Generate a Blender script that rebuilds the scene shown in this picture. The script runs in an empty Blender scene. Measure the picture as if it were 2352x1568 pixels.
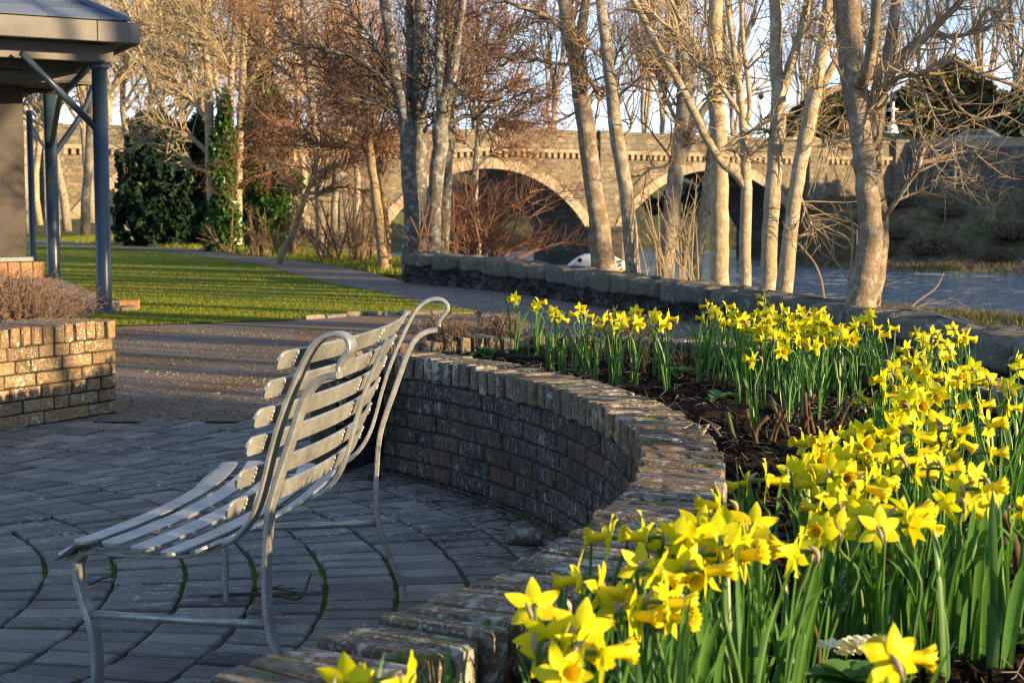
import bpy, math, random
import numpy as np
from mathutils import Vector
SC = bpy.context.scene
COL = SC.collection
F, CX, CY, YH, H = 3800.0, 1176.0, 784.0, 450.0, 1.23     # photo measured on a 2352 px wide grid
PIT = math.atan((CY - YH) / F)
CP, SP = math.cos(PIT), math.sin(PIT)

def ray(x, y):
    u = (x - CX) / F; v = (CY - y) / F
    return np.array([u, CP + v * SP, -SP + v * CP])
def P(x, y, d):                       # point seen at (x, y) at d metres ahead
    r = ray(x, y); return np.array([0, 0, H]) + r * (d / r[1])
def G(x, y, z=0.0):                   # point seen at (x, y) on the level z
    r = ray(x, y); return np.array([0, 0, H]) + r * ((z - H) / r[2])

# ------------------------------------------------------------------ scene helpers
def tag(o, label=None, cat=None, group=None, kind=None):
    if label: o['label'] = label
    if cat: o['category'] = cat
    if group: o['group'] = group
    if kind: o['kind'] = kind
    return o
def empty(name, loc=(0, 0, 0), label=None, cat=None, group=None, rz=0.0):
    o = bpy.data.objects.new(name, None); COL.objects.link(o)
    o.location = tuple(float(c) for c in loc); o.rotation_euler = (0, 0, rz)
    o.empty_display_size = 0.1
    return tag(o, label, cat, group)

class MB:
    def __init__(s): s.v = []; s.q = []; s.t = []; s.n = 0
    def add(s, v, q=None, t=None):
        v = np.asarray(v, float).reshape(-1, 3)
        if q is not None and len(q): s.q.append(np.asarray(q, np.int64).reshape(-1, 4) + s.n)
        if t is not None and len(t): s.t.append(np.asarray(t, np.int64).reshape(-1, 3) + s.n)
        s.v.append(v); s.n += len(v)
        return s
    def mesh(s, name, mat, smooth=False):
        v = np.concatenate(s.v) if s.v else np.zeros((0, 3))
        q = np.concatenate(s.q) if s.q else np.zeros((0, 4), np.int64)
        t = np.concatenate(s.t) if s.t else np.zeros((0, 3), np.int64)
        me = bpy.data.meshes.new(name)
        me.vertices.add(len(v)); me.vertices.foreach_set('co', v.astype(np.float32).ravel())
        nl = q.size + t.size
        me.loops.add(nl); me.loops.foreach_set('vertex_index', np.concatenate([q.ravel(), t.ravel()]).astype(np.int32))
        me.polygons.add(len(q) + len(t))
        ls = np.concatenate([np.arange(len(q)) * 4, q.size + np.arange(len(t)) * 3]).astype(np.int32)
        me.polygons.foreach_set('loop_start', ls)
        me.polygons.foreach_set('use_smooth', np.full(len(ls), smooth, bool))
        me.update(calc_edges=True)
        if mat: me.materials.append(mat)
        return me
    def obj(s, name, mat, parent=None, smooth=False, local=True):
        if parent is not None and local:          # vertices were given in world space
            M = parent.matrix_basis.inverted()
            off = np.array(parent.location); a = -parent.rotation_euler.z
            R = np.array([[math.cos(a), -math.sin(a), 0], [math.sin(a), math.cos(a), 0], [0, 0, 1]])
            s.v = [((v - off) @ R.T) for v in s.v]
        o = bpy.data.objects.new(name, s.mesh(name, mat, smooth)); COL.objects.link(o)
        if parent is not None: o.parent = parent
        return o

def dup(root, loc, rz=0, scale=1.0, label=None, group=None):
    r = root.copy(); COL.objects.link(r)
    r.location = tuple(float(c) for c in loc); r.rotation_euler = (0, 0, rz); r.scale = (scale,) * 3
    if label: r['label'] = label
    if group: r['group'] = group
    for ch in list(root.children):
        c = ch.copy(); COL.objects.link(c); c.parent = r
        for g in list(ch.children):
            d = g.copy(); COL.objects.link(d); d.parent = c
    return r

# ------------------------------------------------------------------ geometry helpers
def nrm(a): return a / (np.linalg.norm(a, axis=-1, keepdims=True) + 1e-12)
def spline(pts, n):
    p = np.asarray(pts, float); k = len(p)
    if k == 2:
        t = np.linspace(0, 1, n)[:, None]; return p[0] * (1 - t) + p[1] * t
    q = np.vstack([2 * p[0] - p[1], p, 2 * p[-1] - p[-2]])
    u = np.linspace(0, k - 1 - 1e-9, n); i = u.astype(int); t = (u - i)[:, None]
    a, b, c, d = q[i], q[i + 1], q[i + 2], q[i + 3]
    return .5 * (2 * b + (c - a) * t + (2 * a - 5 * b + 4 * c - d) * t ** 2 + (3 * b - a - 3 * c + d) * t ** 3)
def tubes(mb, pts, rad, k=4, cap=False, noise=0, rng=None):   # pts (B,n,3) rad (B,n)
    pts = np.asarray(pts, float); rad = np.asarray(rad, float)
    if pts.ndim == 2: pts = pts[None]; rad = rad[None]
    B, n, _ = pts.shape
    if B == 0: return
    t = np.empty_like(pts); t[:, 1:-1] = pts[:, 2:] - pts[:, :-2]; t[:, 0] = pts[:, 1] - pts[:, 0]; t[:, -1] = pts[:, -1] - pts[:, -2]
    t = nrm(t); d = nrm(pts[:, -1] - pts[:, 0])
    ref = np.where(np.abs(d[:, 2:3]) > .8, np.array([[0., 1., 0.]]), np.array([[0., 0., 1.]]))
    u = nrm(np.cross(t, ref[:, None, :])); w = np.cross(t, u)
    a = np.arange(k) * 2 * math.pi / k
    r = rad[:, :, None, None] * np.ones((B, n, k, 1))
    if noise and rng is not None: r = r * (1 + noise * rng.standard_normal((B, n, k, 1)))
    v = pts[:, :, None, :] + r * (np.cos(a)[None, None, :, None] * u[:, :, None, :] + np.sin(a)[None, None, :, None] * w[:, :, None, :])
    b = np.arange(B)[:, None, None] * n * k; i = np.arange(n - 1)[None, :, None] * k; j = np.arange(k)[None, None, :]; j2 = (j + 1) % k
    q = np.stack([b + i + j, b + i + j2, b + i + k + j2, b + i + k + j], -1).reshape(-1, 4)
    tr = None
    if cap:
        f = []
        for bb in range(B):
            o = bb * n * k
            for m in range(1, k - 1):
                f.append((o, o + m + 1, o + m)); e = o + (n - 1) * k; f.append((e, e + m, e + m + 1))
        tr = f
    mb.add(v.reshape(-1, 3), q, tr)
def tube(mb, pts, r, k=8, cap=True, n=None):
    p = np.asarray(pts, float)
    if n: p = spline(p, n)
    r = np.full(len(p), r) if np.isscalar(r) else np.interp(np.linspace(0, 1, len(p)), np.linspace(0, 1, len(r)), r)
    tubes(mb, p, r, k, cap)
def lathe(mb, prof, c=(0, 0, 0), k=16):       # prof: (r, z) list
    prof = np.asarray(prof, float); n = len(prof); a = np.arange(k) * 2 * math.pi / k
    v = np.stack([prof[:, 0:1] * np.cos(a), prof[:, 0:1] * np.sin(a), np.repeat(prof[:, 1:2], k, 1)], -1) + np.array(c)
    i = np.arange(n - 1)[:, None] * k; j = np.arange(k)[None]; j2 = (j + 1) % k
    mb.add(v.reshape(-1, 3), np.stack([i + j, i + j2, i + k + j2, i + k + j], -1).reshape(-1, 4))
def grid(mb, V):                               # V (n,m,3)
    n, m, _ = V.shape
    i = np.arange(n - 1)[:, None] * m; j = np.arange(m - 1)[None]
    mb.add(V.reshape(-1, 3), np.stack([i + j, i + j + 1, i + m + j + 1, i + m + j], -1).reshape(-1, 4))
# chamfered box template
def _cb():
    S, M, idx = [], [], {}
    for a in (-1, 1):
        for b in (-1, 1):
            for c in (-1, 1):
                for ax in range(3):
                    idx[(a, b, c, ax)] = len(S); S.append((a, b, c)); m = [1, 1, 1]; m[ax] = 0; M.append(m)
    Q, T = [], []
    for ax in range(3):
        o = [i for i in range(3) if i != ax]
        for s in (-1, 1):
            f = []
            for (p, q) in ((-1, -1), (1, -1), (1, 1), (-1, 1)):
                k = [0, 0, 0]; k[ax] = s; k[o[0]] = p; k[o[1]] = q; f.append(idx[(*k, ax)])
            Q.append(f)
        for p in (-1, 1):
            for q in (-1, 1):
                k0 = [0, 0, 0]; k1 = [0, 0, 0]
                k0[ax] = -1; k1[ax] = 1; k0[o[0]] = k1[o[0]] = p; k0[o[1]] = k1[o[1]] = q
                Q.append([idx[(*k0, o[0])], idx[(*k1, o[0])], idx[(*k1, o[1])], idx[(*k0, o[1])]])
    for a in (-1, 1):
        for b in (-1, 1):
            for c in (-1, 1): T.append([idx[(a, b, c, x)] for x in range(3)])
    S = np.array(S, float); M = np.array(M, float); V = S * (1 - .2 * M)
    def fix(f):
        p = V[f]; n = np.cross(p[1] - p[0], p[2] - p[0])
        return f if n @ p.mean(0) > 0 else f[::-1]
    return S, M, np.array([fix(f) for f in Q]), np.array([fix(f) for f in T])
CBS, CBM, CBQ, CBT = _cb()
def cboxes(mb, cen, half, c=.004, fmap=None, jit=0, rng=None, rz=None):
    cen = np.asarray(cen, float).reshape(-1, 3); half = np.broadcast_to(np.asarray(half, float), cen.shape)
    c = np.minimum(c, half.min(1) * .8)[:, None, None] if np.isscalar(c) else c
    v = CBS[None] * (half[:, None, :] - CBM[None] * c)
    if jit and rng is not None: v = v + rng.normal(0, jit, v.shape)
    if rz is not None:
        co, si = np.cos(rz)[:, None], np.sin(rz)[:, None]
        v = np.stack([v[..., 0] * co - v[..., 1] * si, v[..., 0] * si + v[..., 1] * co, v[..., 2]], -1)
    v = (v + cen[:, None, :]).reshape(-1, 3)
    if fmap is not None: v = fmap(v)
    N = len(cen); o = np.arange(N)[:, None, None] * 24
    mb.add(v, (CBQ[None] + o).reshape(-1, 4), (CBT[None] + o).reshape(-1, 3))
def box(mb, lo, hi, c=.004):
    lo = np.array(lo, float); hi = np.array(hi, float)
    cboxes(mb, [(lo + hi) / 2], [(hi - lo) / 2], c)
def obox(mb, c, u, hu, hv, hw, ch=.004):       # box with its long side along the plan direction u
    u = np.array(u, float); a = math.atan2(u[1], u[0])
    cboxes(mb, [c], [(hu, hv, hw)], ch, rz=np.array([a]))
def beam(mb, p, q, w, h, ch=.004):             # box beam from p to q: w across, h in the other direction
    p = np.array(p, float); q = np.array(q, float); d = q - p; L = np.linalg.norm(d); d /= L
    up = np.array([0, 0, 1.]) if abs(d[2]) < .95 else np.array([1., 0, 0])
    s = nrm(np.cross(d, up)); t = np.cross(s, d)
    R = np.stack([d, s, t], 1)
    cboxes(mb, [(0, 0, 0)], [(L / 2, w / 2, h / 2)], ch, fmap=lambda v: v @ R.T + (p + q) / 2)
def flat_poly(name, pts, z, mat, zf=None):
    me = bpy.data.meshes.new(name)
    v = [(float(p[0]), float(p[1]), z) for p in pts]
    me.from_pydata(v, [], [list(range(len(v)))]); me.materials.append(mat)
    if me.polygons[0].normal.z < 0: me.flip_normals()
    o = bpy.data.objects.new(name, me); COL.objects.link(o)
    return tag(o, kind='structure')
def prism(mb, poly, d):                         # poly: (n,3) outline, extruded by the vector d
    p = np.asarray(poly, float); n = len(p); d = np.asarray(d, float)
    v = np.vstack([p, p + d]); t = [];
    import mathutils
    tri = mathutils.geometry.tessellate_polygon([[Vector(x) for x in p]])
    for a, b, c in tri: t += [(a, b, c), (a + n, c + n, b + n)]
    q = [(i, (i + 1) % n, (i + 1) % n + n, i + n) for i in range(n)]
    mb.add(v, q, t)
def leafq(mb, cen, size, rng, flat=0.0, aspect=.55, nrmbias=None):   # many small diamond leaves
    n = len(cen); a = nrm(rng.standard_normal((n, 3)))
    if nrmbias is not None: a = nrm(a + nrmbias)
    b = nrm(np.cross(a, rng.standard_normal((n, 3)))); c = np.cross(a, b)
    s = (size * rng.uniform(.6, 1.4, n))[:, None]
    v = np.stack([cen - b * s, cen + c * s * aspect + a * s * .15, cen + b * s, cen - c * s * aspect + a * s * .15], 1)
    mb.add(v.reshape(-1, 3), (np.arange(n)[:, None] * 4 + np.arange(4)[None]))

# ------------------------------------------------------------------ materials
class NT:
    def __init__(s, name):
        s.m = bpy.data.materials.new(name); s.m.use_nodes = True
        s.t = s.m.node_tree; s.t.nodes.clear()
        s.out = s.t.nodes.new('ShaderNodeOutputMaterial')
        s._tc = None
    def n(s, typ, **kw):
        o = s.t.nodes.new(typ)
        for k, v in kw.items():
            if k.startswith('_'): setattr(o, k[1:], v)
        for k, v in kw.items():
            if not k.startswith('_'): s.set(o.inputs[int(k[1:])] if k[0] == 'i' and k[1:].isdigit() else o.inputs[k], v)
        return o
    def set(s, inp, v):
        if hasattr(v, 'is_linked') or isinstance(v, bpy.types.NodeSocket): s.t.links.new(v, inp)
        elif isinstance(v, (tuple, list)) and inp.type == 'RGBA' and len(v) == 3: inp.default_value = (*v, 1)
        else: inp.default_value = v
    def obj(s):
        if not s._tc: s._tc = s.t.nodes.new('ShaderNodeTexCoord')
        return s._tc.outputs['Object']
    def noise(s, scale, detail=4, rough=.55, vec=None, dist=0):
        return s.n('ShaderNodeTexNoise', Vector=vec or s.obj(), Scale=scale, Detail=detail, Roughness=rough, Distortion=dist).outputs[0]
    def vor(s, scale, feature='F1', vec=None, out=0):
        return s.n('ShaderNodeTexVoronoi', _feature=feature, Vector=vec or s.obj(), Scale=scale).outputs[out]
    def ramp(s, fac, stops, interp='LINEAR'):
        r = s.t.nodes.new('ShaderNodeValToRGB'); r.color_ramp.interpolation = interp
        e = r.color_ramp.elements
        while len(e) < len(stops): e.new(.5)
        for i, (p, c) in enumerate(stops):
            e[i].position = p
            e[i].color = (c, c, c, 1) if np.isscalar(c) else (*c, 1)
        s.t.links.new(fac, r.inputs[0]); return r.outputs[0]
    def mix(s, f, a, b, bt='MIX'):
        m = s.t.nodes.new('ShaderNodeMix'); m.data_type = 'RGBA'; m.blend_type = bt
        s.set(m.inputs[0], f); s.set(m.inputs[6], a); s.set(m.inputs[7], b); return m.outputs[2]
    def math(s, op, a, b=0.0):
        m = s.t.nodes.new('ShaderNodeMath'); m.operation = op; s.set(m.inputs[0], a); s.set(m.inputs[1], b); return m.outputs[0]
    def mapv(s, scale=(1, 1, 1), rot=(0, 0, 0), vec=None):
        return s.n('ShaderNodeMapping', Vector=vec or s.obj(), Scale=scale, Rotation=rot).outputs[0]
    def rnd(s): return s.n('ShaderNodeNewGeometry').outputs['Random Per Island']
    def orand(s): return s.n('ShaderNodeObjectInfo').outputs['Random']
    def bump(s, h, strength=.5, dist=.01):
        return s.n('ShaderNodeBump', Height=h, Strength=strength, Distance=dist).outputs[0]
    def pbsdf(s, col, rough=.8, metal=0, nor=None, spec=.3, **kw):
        b = s.n('ShaderNodeBsdfPrincipled', **{'Base Color': col, 'Roughness': rough, 'Metallic': metal, 'Specular IOR Level': spec, **kw})
        if nor is not None: s.set(b.inputs['Normal'], nor)
        return b.outputs[0]
    def done(s, sh): s.t.links.new(sh, s.out.inputs[0]); return s.m

def m_brick(name, cols, lichen=.5, moss=.3, lsize=30, lcol=(.42, .41, .36), mcol=(.10, .12, .015), streak=(1, 1, 1)):
    t = NT(name); r = t.rnd()
    va = t.n('ShaderNodeVectorMath', _operation='ADD', i0=t.obj(), i1=t.math('MULTIPLY', r, 37.0)).outputs[0]   # every brick weathers by itself
    c = t.ramp(r, [(i / (len(cols) - 1), x) for i, x in enumerate(cols)])
    c = t.mix(.7, c, t.ramp(t.noise(45, 6, .6, va), [(.3, .5), (.7, 1.25)]), 'MULTIPLY')
    c = t.mix(.5, c, t.ramp(t.noise(5, 3), [(.3, .55), (.7, 1.3)]), 'MULTIPLY')
    vs = t.mapv(streak, vec=va)
    spot = t.ramp(t.noise(lsize, 4, .65, vs, .3), [(.60 - .10 * lichen, 0), (.66 - .10 * lichen, .95)])
    area = t.ramp(t.noise(3.5, 2), [(.36, .2), (.58, 1)])
    fine = t.ramp(t.noise(110, 3, .6, vs), [(.55, 0), (.62, .75)])
    lm = t.math('MULTIPLY', t.math('MAXIMUM', spot, fine), area)
    c = t.mix(t.math('MULTIPLY', lm, min(1, lichen + .3)), c, lcol)
    mo = t.math('MULTIPLY', t.ramp(t.noise(11, 5, .7, va), [(.54, 0), (.63, 1)]), moss)
    c = t.mix(mo, c, mcol)
    h = t.math('ADD', t.noise(60, 6, .7, va), t.math('MULTIPLY', t.noise(260, 3), .35))
    return t.done(t.pbsdf(c, .92, nor=t.bump(h, .7, .007), spec=.2))
def m_plain(name, col, rough=.8, metal=0, var=.25, nscale=8, bump=.2, bscale=60, spec=.3, bdist=.004):
    t = NT(name)
    c = t.mix(1, col, t.ramp(t.noise(nscale, 5), [(.3, 1 - var), (.7, 1 + var)]), 'MULTIPLY')
    return t.done(t.pbsdf(c, rough, metal, t.bump(t.noise(bscale, 5), bump, bdist) if bump else None, spec))
def m_leaf(name, c1, c2, trans=.35, rough=.5, objrand=True, tcol=None, spec=.3):
    t = NT(name)
    f = t.math('ADD', t.math('MULTIPLY', t.rnd(), .6), t.math('MULTIPLY', t.orand(), .4)) if objrand else t.rnd()
    c = t.ramp(f, [(0, c1), (1, c2)])
    b = t.pbsdf(c, rough, spec=spec)
    tr = t.n('ShaderNodeBsdfTranslucent', Color=t.mix(1, c, tcol or (1.3, 1.3, .8), 'MULTIPLY')).outputs[0]
    return t.done(t.n('ShaderNodeMixShader', i0=trans, i1=b, i2=tr).outputs[0])
def m_bark(name, c1, c2, lich=(.5, .5, .42), la=.5, band=4.0, bump=.6):
    t = NT(name)
    v = t.mapv((1, 1, .35))
    c = t.ramp(t.noise(7, 6, .65, v), [(.3, c1), (.7, c2)])
    hb = t.ramp(t.noise(band * 1.6, 6, .7, t.mapv((.8, .8, 2.2)), 1.2), [(.38, .6), (.62, 1.12)])
    c = t.mix(.6, c, hb, 'MULTIPLY')
    c = t.mix(.5, c, t.ramp(t.noise(60, 4, .7), [(.3, .6), (.7, 1.25)]), 'MULTIPLY')
    c = t.mix(t.math('MULTIPLY', t.ramp(t.noise(11, 5, .7), [(.5, 0), (.6, 1)]), la), c, lich)
    c = t.mix(t.ramp(t.noise(3, 3, .6), [(.62, 0), (.72, .6)]), c, (.10, .085, .03))
    h = t.math('ADD', t.noise(30, 6, .7, t.mapv((1, 1, .5))), t.noise(90, 3))
    return t.done(t.pbsdf(c, .9, nor=t.bump(h, bump, .02), spec=.15))
# ------------------------------------------------------------------ materials used
M = {}
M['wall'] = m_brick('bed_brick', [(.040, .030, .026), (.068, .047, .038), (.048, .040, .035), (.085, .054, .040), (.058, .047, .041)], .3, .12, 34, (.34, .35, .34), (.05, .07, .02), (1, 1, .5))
M['cope'] = m_brick('coping_brick', [(.10, .078, .058), (.155, .108, .075), (.12, .098, .076), (.19, .13, .09), (.11, .095, .08)], .65, .75, 20, (.38, .36, .31))
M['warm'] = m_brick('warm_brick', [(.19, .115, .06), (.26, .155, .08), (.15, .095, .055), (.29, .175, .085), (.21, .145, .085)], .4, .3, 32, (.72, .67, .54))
M['plinthbrick'] = m_brick('plinth_brick', [(.36, .17, .08), (.42, .22, .11), (.30, .15, .08)], .05, 0)
M['mortar'] = m_plain('mortar', (.034, .032, .022), .95, var=.5, nscale=14, bump=.5)
M['metal'] = None
def _metal():
    t = NT('galvanised_steel')
    c = t.mix(1, (.45, .45, .43), t.ramp(t.noise(9, 5, .7), [(.3, .62), (.7, 1.15)]), 'MULTIPLY')
    c = t.mix(.6, c, t.ramp(t.noise(55, 5, .7, t.mapv((1, 1, 2))), [(.35, .62), (.7, 1.15)]), 'MULTIPLY')
    c = t.mix(t.ramp(t.noise(26, 5, .7), [(.66, 0), (.72, .7)]), c, (.20, .12, .065))
    r = t.ramp(t.noise(14, 4), [(.3, .30), (.7, .52)])
    return t.done(t.pbsdf(c, r, .6, t.bump(t.noise(90, 4), .12, .002), .5))
M['metal'] = _metal()
def _pave(name, cols, brick=False, moss=.0):
    t = NT(name)
    if brick:
        b = t.n('ShaderNodeTexBrick', Vector=t.mapv((1, 1, 1), (0, 0, .35)), Color1=(*cols[0], 1), Color2=(*cols[1], 1), Mortar=(.05, .046, .04, 1), Scale=1.0)
        b.inputs['Mortar Size'].default_value = .008; b.inputs['Brick Width'].default_value = .215; b.inputs['Row Height'].default_value = .11
        c = b.outputs[0]; hh = t.math('MULTIPLY', b.outputs[1], -1.0)
    else:
        c = t.ramp(t.rnd(), [(i / (len(cols) - 1), x) for i, x in enumerate(cols)]); hh = None
    c = t.mix(.65, c, t.ramp(t.noise(5, 5, .6), [(.3, .55), (.7, 1.35)]), 'MULTIPLY')
    c = t.mix(.5, c, t.ramp(t.noise(120, 3), [(.3, .7), (.7, 1.2)]), 'MULTIPLY')
    sp = t.math('MULTIPLY', t.ramp(t.noise(17, 5, .7, t.mapv((1, 2.2, 1)), .8), [(.56, 0), (.63, .9)]), t.ramp(t.noise(1.1, 2), [(.42, 0), (.62, 1)]))
    c = t.mix(sp, c, (.40, .41, .40))
    h = t.math('ADD', t.noise(60, 6, .7), t.noise(240, 2))
    if hh is not None: h = t.math('ADD', h, t.math('MULTIPLY', hh, 2.0))
    return t.done(t.pbsdf(c, .8, nor=t.bump(h, .5, .004), spec=.25))
M['pave'] = _pave('paving_brick', [(.085, .083, .078), (.17, .16, .145), (.12, .113, .10), (.22, .205, .185), (.105, .10, .092)])
M['path'] = _pave('path_brick', [(.17, .14, .125), (.23, .19, .165)], True)
def _joint():
    t = NT('mossy_joint')
    c = t.mix(t.ramp(t.noise(2.2, 4), [(.30, 0), (.42, 1)]), (.035, .032, .024), t.mix(t.noise(40, 3), (.12, .15, .010), (.06, .10, .012)))
    return t.done(t.pbsdf(c, .95, nor=t.bump(t.noise(150, 4), .8, .008), spec=.1))
M['apron'] = _pave('apron_brick', [(.20, .16, .13), (.27, .21, .17)], True)
M['apronedge'] = m_plain('apron_edging', (.17, .13, .10), .9, var=.4, nscale=6)
M['joint'] = _joint()
def _ground():
    t = NT('rough_ground')
    c = t.mix(t.ramp(t.noise(.5, 5, .6), [(.35, 0), (.65, 1)]), (.13, .115, .05), (.085, .095, .028))
    c = t.mix(.6, c, t.ramp(t.noise(6, 5, .7), [(.3, .5), (.7, 1.4)]), 'MULTIPLY')
    return t.done(t.pbsdf(c, .95, nor=t.bump(t.noise(12, 6, .7), .8, .05), spec=.1))
M['ground'] = _ground()
def _gravel():
    t = NT('gravel_earth')
    c = t.mix(t.ramp(t.noise(.9, 4, .6), [(.35, 0), (.62, 1)]), (.20, .175, .155), (.20, .125, .07))
    c = t.mix(.8, c, t.ramp(t.noise(38, 5, .75), [(.3, .45), (.7, 1.5)]), 'MULTIPLY')
    c = t.mix(t.ramp(t.noise(150, 2), [(.66, 0), (.72, .7)]), c, (.42, .38, .32))
    return t.done(t.pbsdf(c, .95, nor=t.bump(t.noise(70, 6, .8), .9, .012), spec=.15))
M['gravel'] = _gravel()
def _lawn():
    t = NT('lawn_turf')
    c = t.mix(t.ramp(t.noise(1.3, 5, .65), [(.35, 0), (.7, 1)]), (.10, .155, .014), (.18, .20, .028))
    c = t.mix(t.ramp(t.noise(.8, 4, .6), [(.56, 0), (.66, .75)]), c, (.17, .125, .06))
    c = t.mix(.6, c, t.ramp(t.noise(45, 5, .8, t.mapv((1, .35, 1))), [(.3, .5), (.7, 1.45)]), 'MULTIPLY')
    return t.done(t.pbsdf(c, .9, nor=t.bump(t.noise(60, 5, .8), .9, .03), spec=.1))
M['lawn'] = _lawn()
def _soil():
    t = NT('bed_soil')
    c = t.mix(t.noise(7, 5, .7), (.012, .008, .005), (.042, .023, .013))
    c = t.mix(t.ramp(t.noise(55, 5, .8), [(.58, 0), (.7, .8)]), c, (.085, .042, .022))
    return t.done(t.pbsdf(c, .95, nor=t.bump(t.noise(60, 7, .8), 1, .02), spec=.15))
M['soil'] = _soil()
def _stone(name, c1, c2, scale=2.0, mortar=(.16, .14, .11), lich=.5, moss=.3, squash=(1, 1, 1.7)):
    t = NT(name)
    v = t.mapv(squash)
    vv = t.mix(.12, v, t.n('ShaderNodeTexNoise', Vector=v, Scale=3.0).outputs[1])
    e = t.vor(scale, 'DISTANCE_TO_EDGE', vv)
    cc = t.vor(scale, 'F1', vv, 1)
    cell = t.n('ShaderNodeSeparateColor', i0=cc).outputs[0]
    c = t.ramp(cell, [(0, c1), (.35, tuple((a + b) / 2 for a, b in zip(c1, c2))), (.6, c2), (1, tuple(a * .55 for a in c1))])
    c = t.mix(.7, c, t.ramp(t.noise(9, 6, .7), [(.3, .55), (.7, 1.35)]), 'MULTIPLY')
    c = t.mix(t.ramp(e, [(.02, 1), (.06, 0)]), c, mortar)
    c = t.mix(t.math('MULTIPLY', t.ramp(t.noise(5, 5, .7), [(.55, 0), (.64, 1)]), lich), c, (.42, .40, .34))
    c = t.mix(t.math('MULTIPLY', t.ramp(t.noise(2.2, 4, .6), [(.55, 0), (.68, 1)]), moss), c, (.05, .06, .015))
    h = t.math('ADD', t.ramp(e, [(0, 0), (.1, 1)]), t.noise(14, 6, .7))
    return t.done(t.pbsdf(c, .93, nor=t.bump(h, .7, .05), spec=.15))
M['rubble'] = _stone('dark_rubble', (.045, .042, .045), (.085, .075, .07), 4.5, (.025, .022, .02), .25, .35)
def _coursed(name, c1, c2, mortar, w, h, ang, lich=.25):
    t = NT(name); d = t.n('ShaderNodeVectorMath', _operation='DOT_PRODUCT', i0=t.obj(), i1=(math.cos(ang), math.sin(ang), 0)).outputs['Value']
    z = t.n('ShaderNodeSeparateXYZ', Vector=t.obj()).outputs[2]
    v = t.n('ShaderNodeCombineXYZ', X=d, Y=z).outputs[0]
    v = t.n('ShaderNodeVectorMath', _operation='ADD', i0=v, i1=t.n('ShaderNodeVectorMath', _operation='SCALE', i0=t.n('ShaderNodeTexNoise', Vector=v, Scale=1.6, Detail=3.0).outputs[1], Scale=.28).outputs[0]).outputs[0]
    b = t.n('ShaderNodeTexBrick', Vector=v, Color1=(0, 0, 0, 1), Color2=(1, 1, 1, 1), Mortar=(.5, .5, .5, 1), Scale=1.0)
    b.inputs['Mortar Size'].default_value = .022; b.inputs['Mortar Smooth'].default_value = .4; b.inputs['Brick Width'].default_value = w; b.inputs['Row Height'].default_value = h; b.squash = .7; b.squash_frequency = 3
    cell = t.n('ShaderNodeTexVoronoi', Vector=v, Scale=2.6).outputs[1]
    f = t.math('ADD', t.math('MULTIPLY', t.n('ShaderNodeSeparateColor', i0=b.outputs[0]).outputs[0], .6), t.math('MULTIPLY', t.n('ShaderNodeSeparateColor', i0=cell).outputs[0], .4))
    c = t.ramp(f, [(.1, c1), (.45, c2), (.6, tuple((x + y) / 2 for x, y in zip(c1, c2))), (.9, tuple(x * 1.15 for x in c1))])
    c = t.mix(.7, c, t.ramp(t.noise(7, 6, .7), [(.3, .5), (.7, 1.35)]), 'MULTIPLY')
    c = t.mix(.6, c, t.ramp(t.noise(.45, 4, .6), [(.35, .65), (.65, 1.2)]), 'MULTIPLY')
    c = t.mix(b.outputs[1], c, mortar)
    c = t.mix(t.math('MULTIPLY', t.ramp(t.noise(3, 5, .7), [(.56, 0), (.66, 1)]), lich), c, (.10, .10, .07))
    return t.done(t.pbsdf(c, .93, nor=t.bump(t.math('ADD', t.math('MULTIPLY', b.outputs[1], -1.5), t.noise(9, 6, .7)), .8, .06), spec=.12))
M['bridge'] = _coursed('bridge_rubble', (.26, .195, .125), (.11, .105, .095), (.215, .17, .115), .42, .19, math.radians(27), .3)
M['parapet'] = _coursed('parapet_stone', (.225, .19, .14), (.16, .14, .11), (.13, .11, .085), .75, .36, math.radians(27), .4)
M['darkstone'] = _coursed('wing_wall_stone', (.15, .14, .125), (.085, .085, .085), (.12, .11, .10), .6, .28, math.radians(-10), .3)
M['ashlar'] = m_plain('dressed_sandstone', (.29, .23, .16), .9, var=.3, nscale=1.2, bump=.4, bscale=9, bdist=.03)
M['copestone'] = m_brick('wall_coping_stone', [(.105, .10, .08), (.15, .135, .105), (.125, .12, .10), (.09, .09, .075)], .3, .6, 13, (.40, .41, .37), (.075, .085, .03))
M['bark_pale'] = m_bark('pale_bark', (.33, .245, .15), (.46, .36, .23), (.56, .53, .44), .45, 5)
M['bark_mid'] = m_bark('grey_brown_bark', (.20, .16, .115), (.34, .28, .20), (.48, .48, .42), .5, 4)
M['bark_dark'] = m_bark('dark_bark', (.085, .072, .06), (.18, .16, .135), (.42, .45, .44), .55, 2.2)
M['bark_brown'] = m_bark('brown_grey_bark', (.17, .125, .085), (.30, .225, .15), (.46, .44, .38), .45, 3)
M['bark_orange'] = m_bark('orange_bark', (.24, .16, .09), (.34, .24, .14), (.45, .42, .34), .3, 4)
M['twig_pale'] = m_plain('pale_twigs', (.30, .23, .14), .9, var=.3, nscale=2, bump=0)
M['twig_brown'] = m_plain('brown_twigs', (.17, .11, .065), .9, var=.3, nscale=2, bump=0)
M['twig_red'] = m_plain('russet_twigs', (.22, .11, .065), .9, var=.3, nscale=2, bump=0)
M['twig_dark'] = m_plain('dark_twigs', (.075, .055, .04), .9, var=.3, nscale=2, bump=0)
M['roughgrass'] = m_leaf('rough_grass_blade', (.065, .07, .025), (.17, .145, .07), .25, .8, False)
M['bankgrass'] = m_leaf('bank_grass', (.10, .075, .05), (.17, .14, .085), .2, .8, False)
M['russet'] = m_leaf('russet_catkins', (.13, .055, .028), (.30, .14, .07), .2, .8)
M['ivy'] = m_leaf('ivy_leaves', (.022, .070, .010), (.075, .145, .016), .25, .35, spec=.5)
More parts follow.
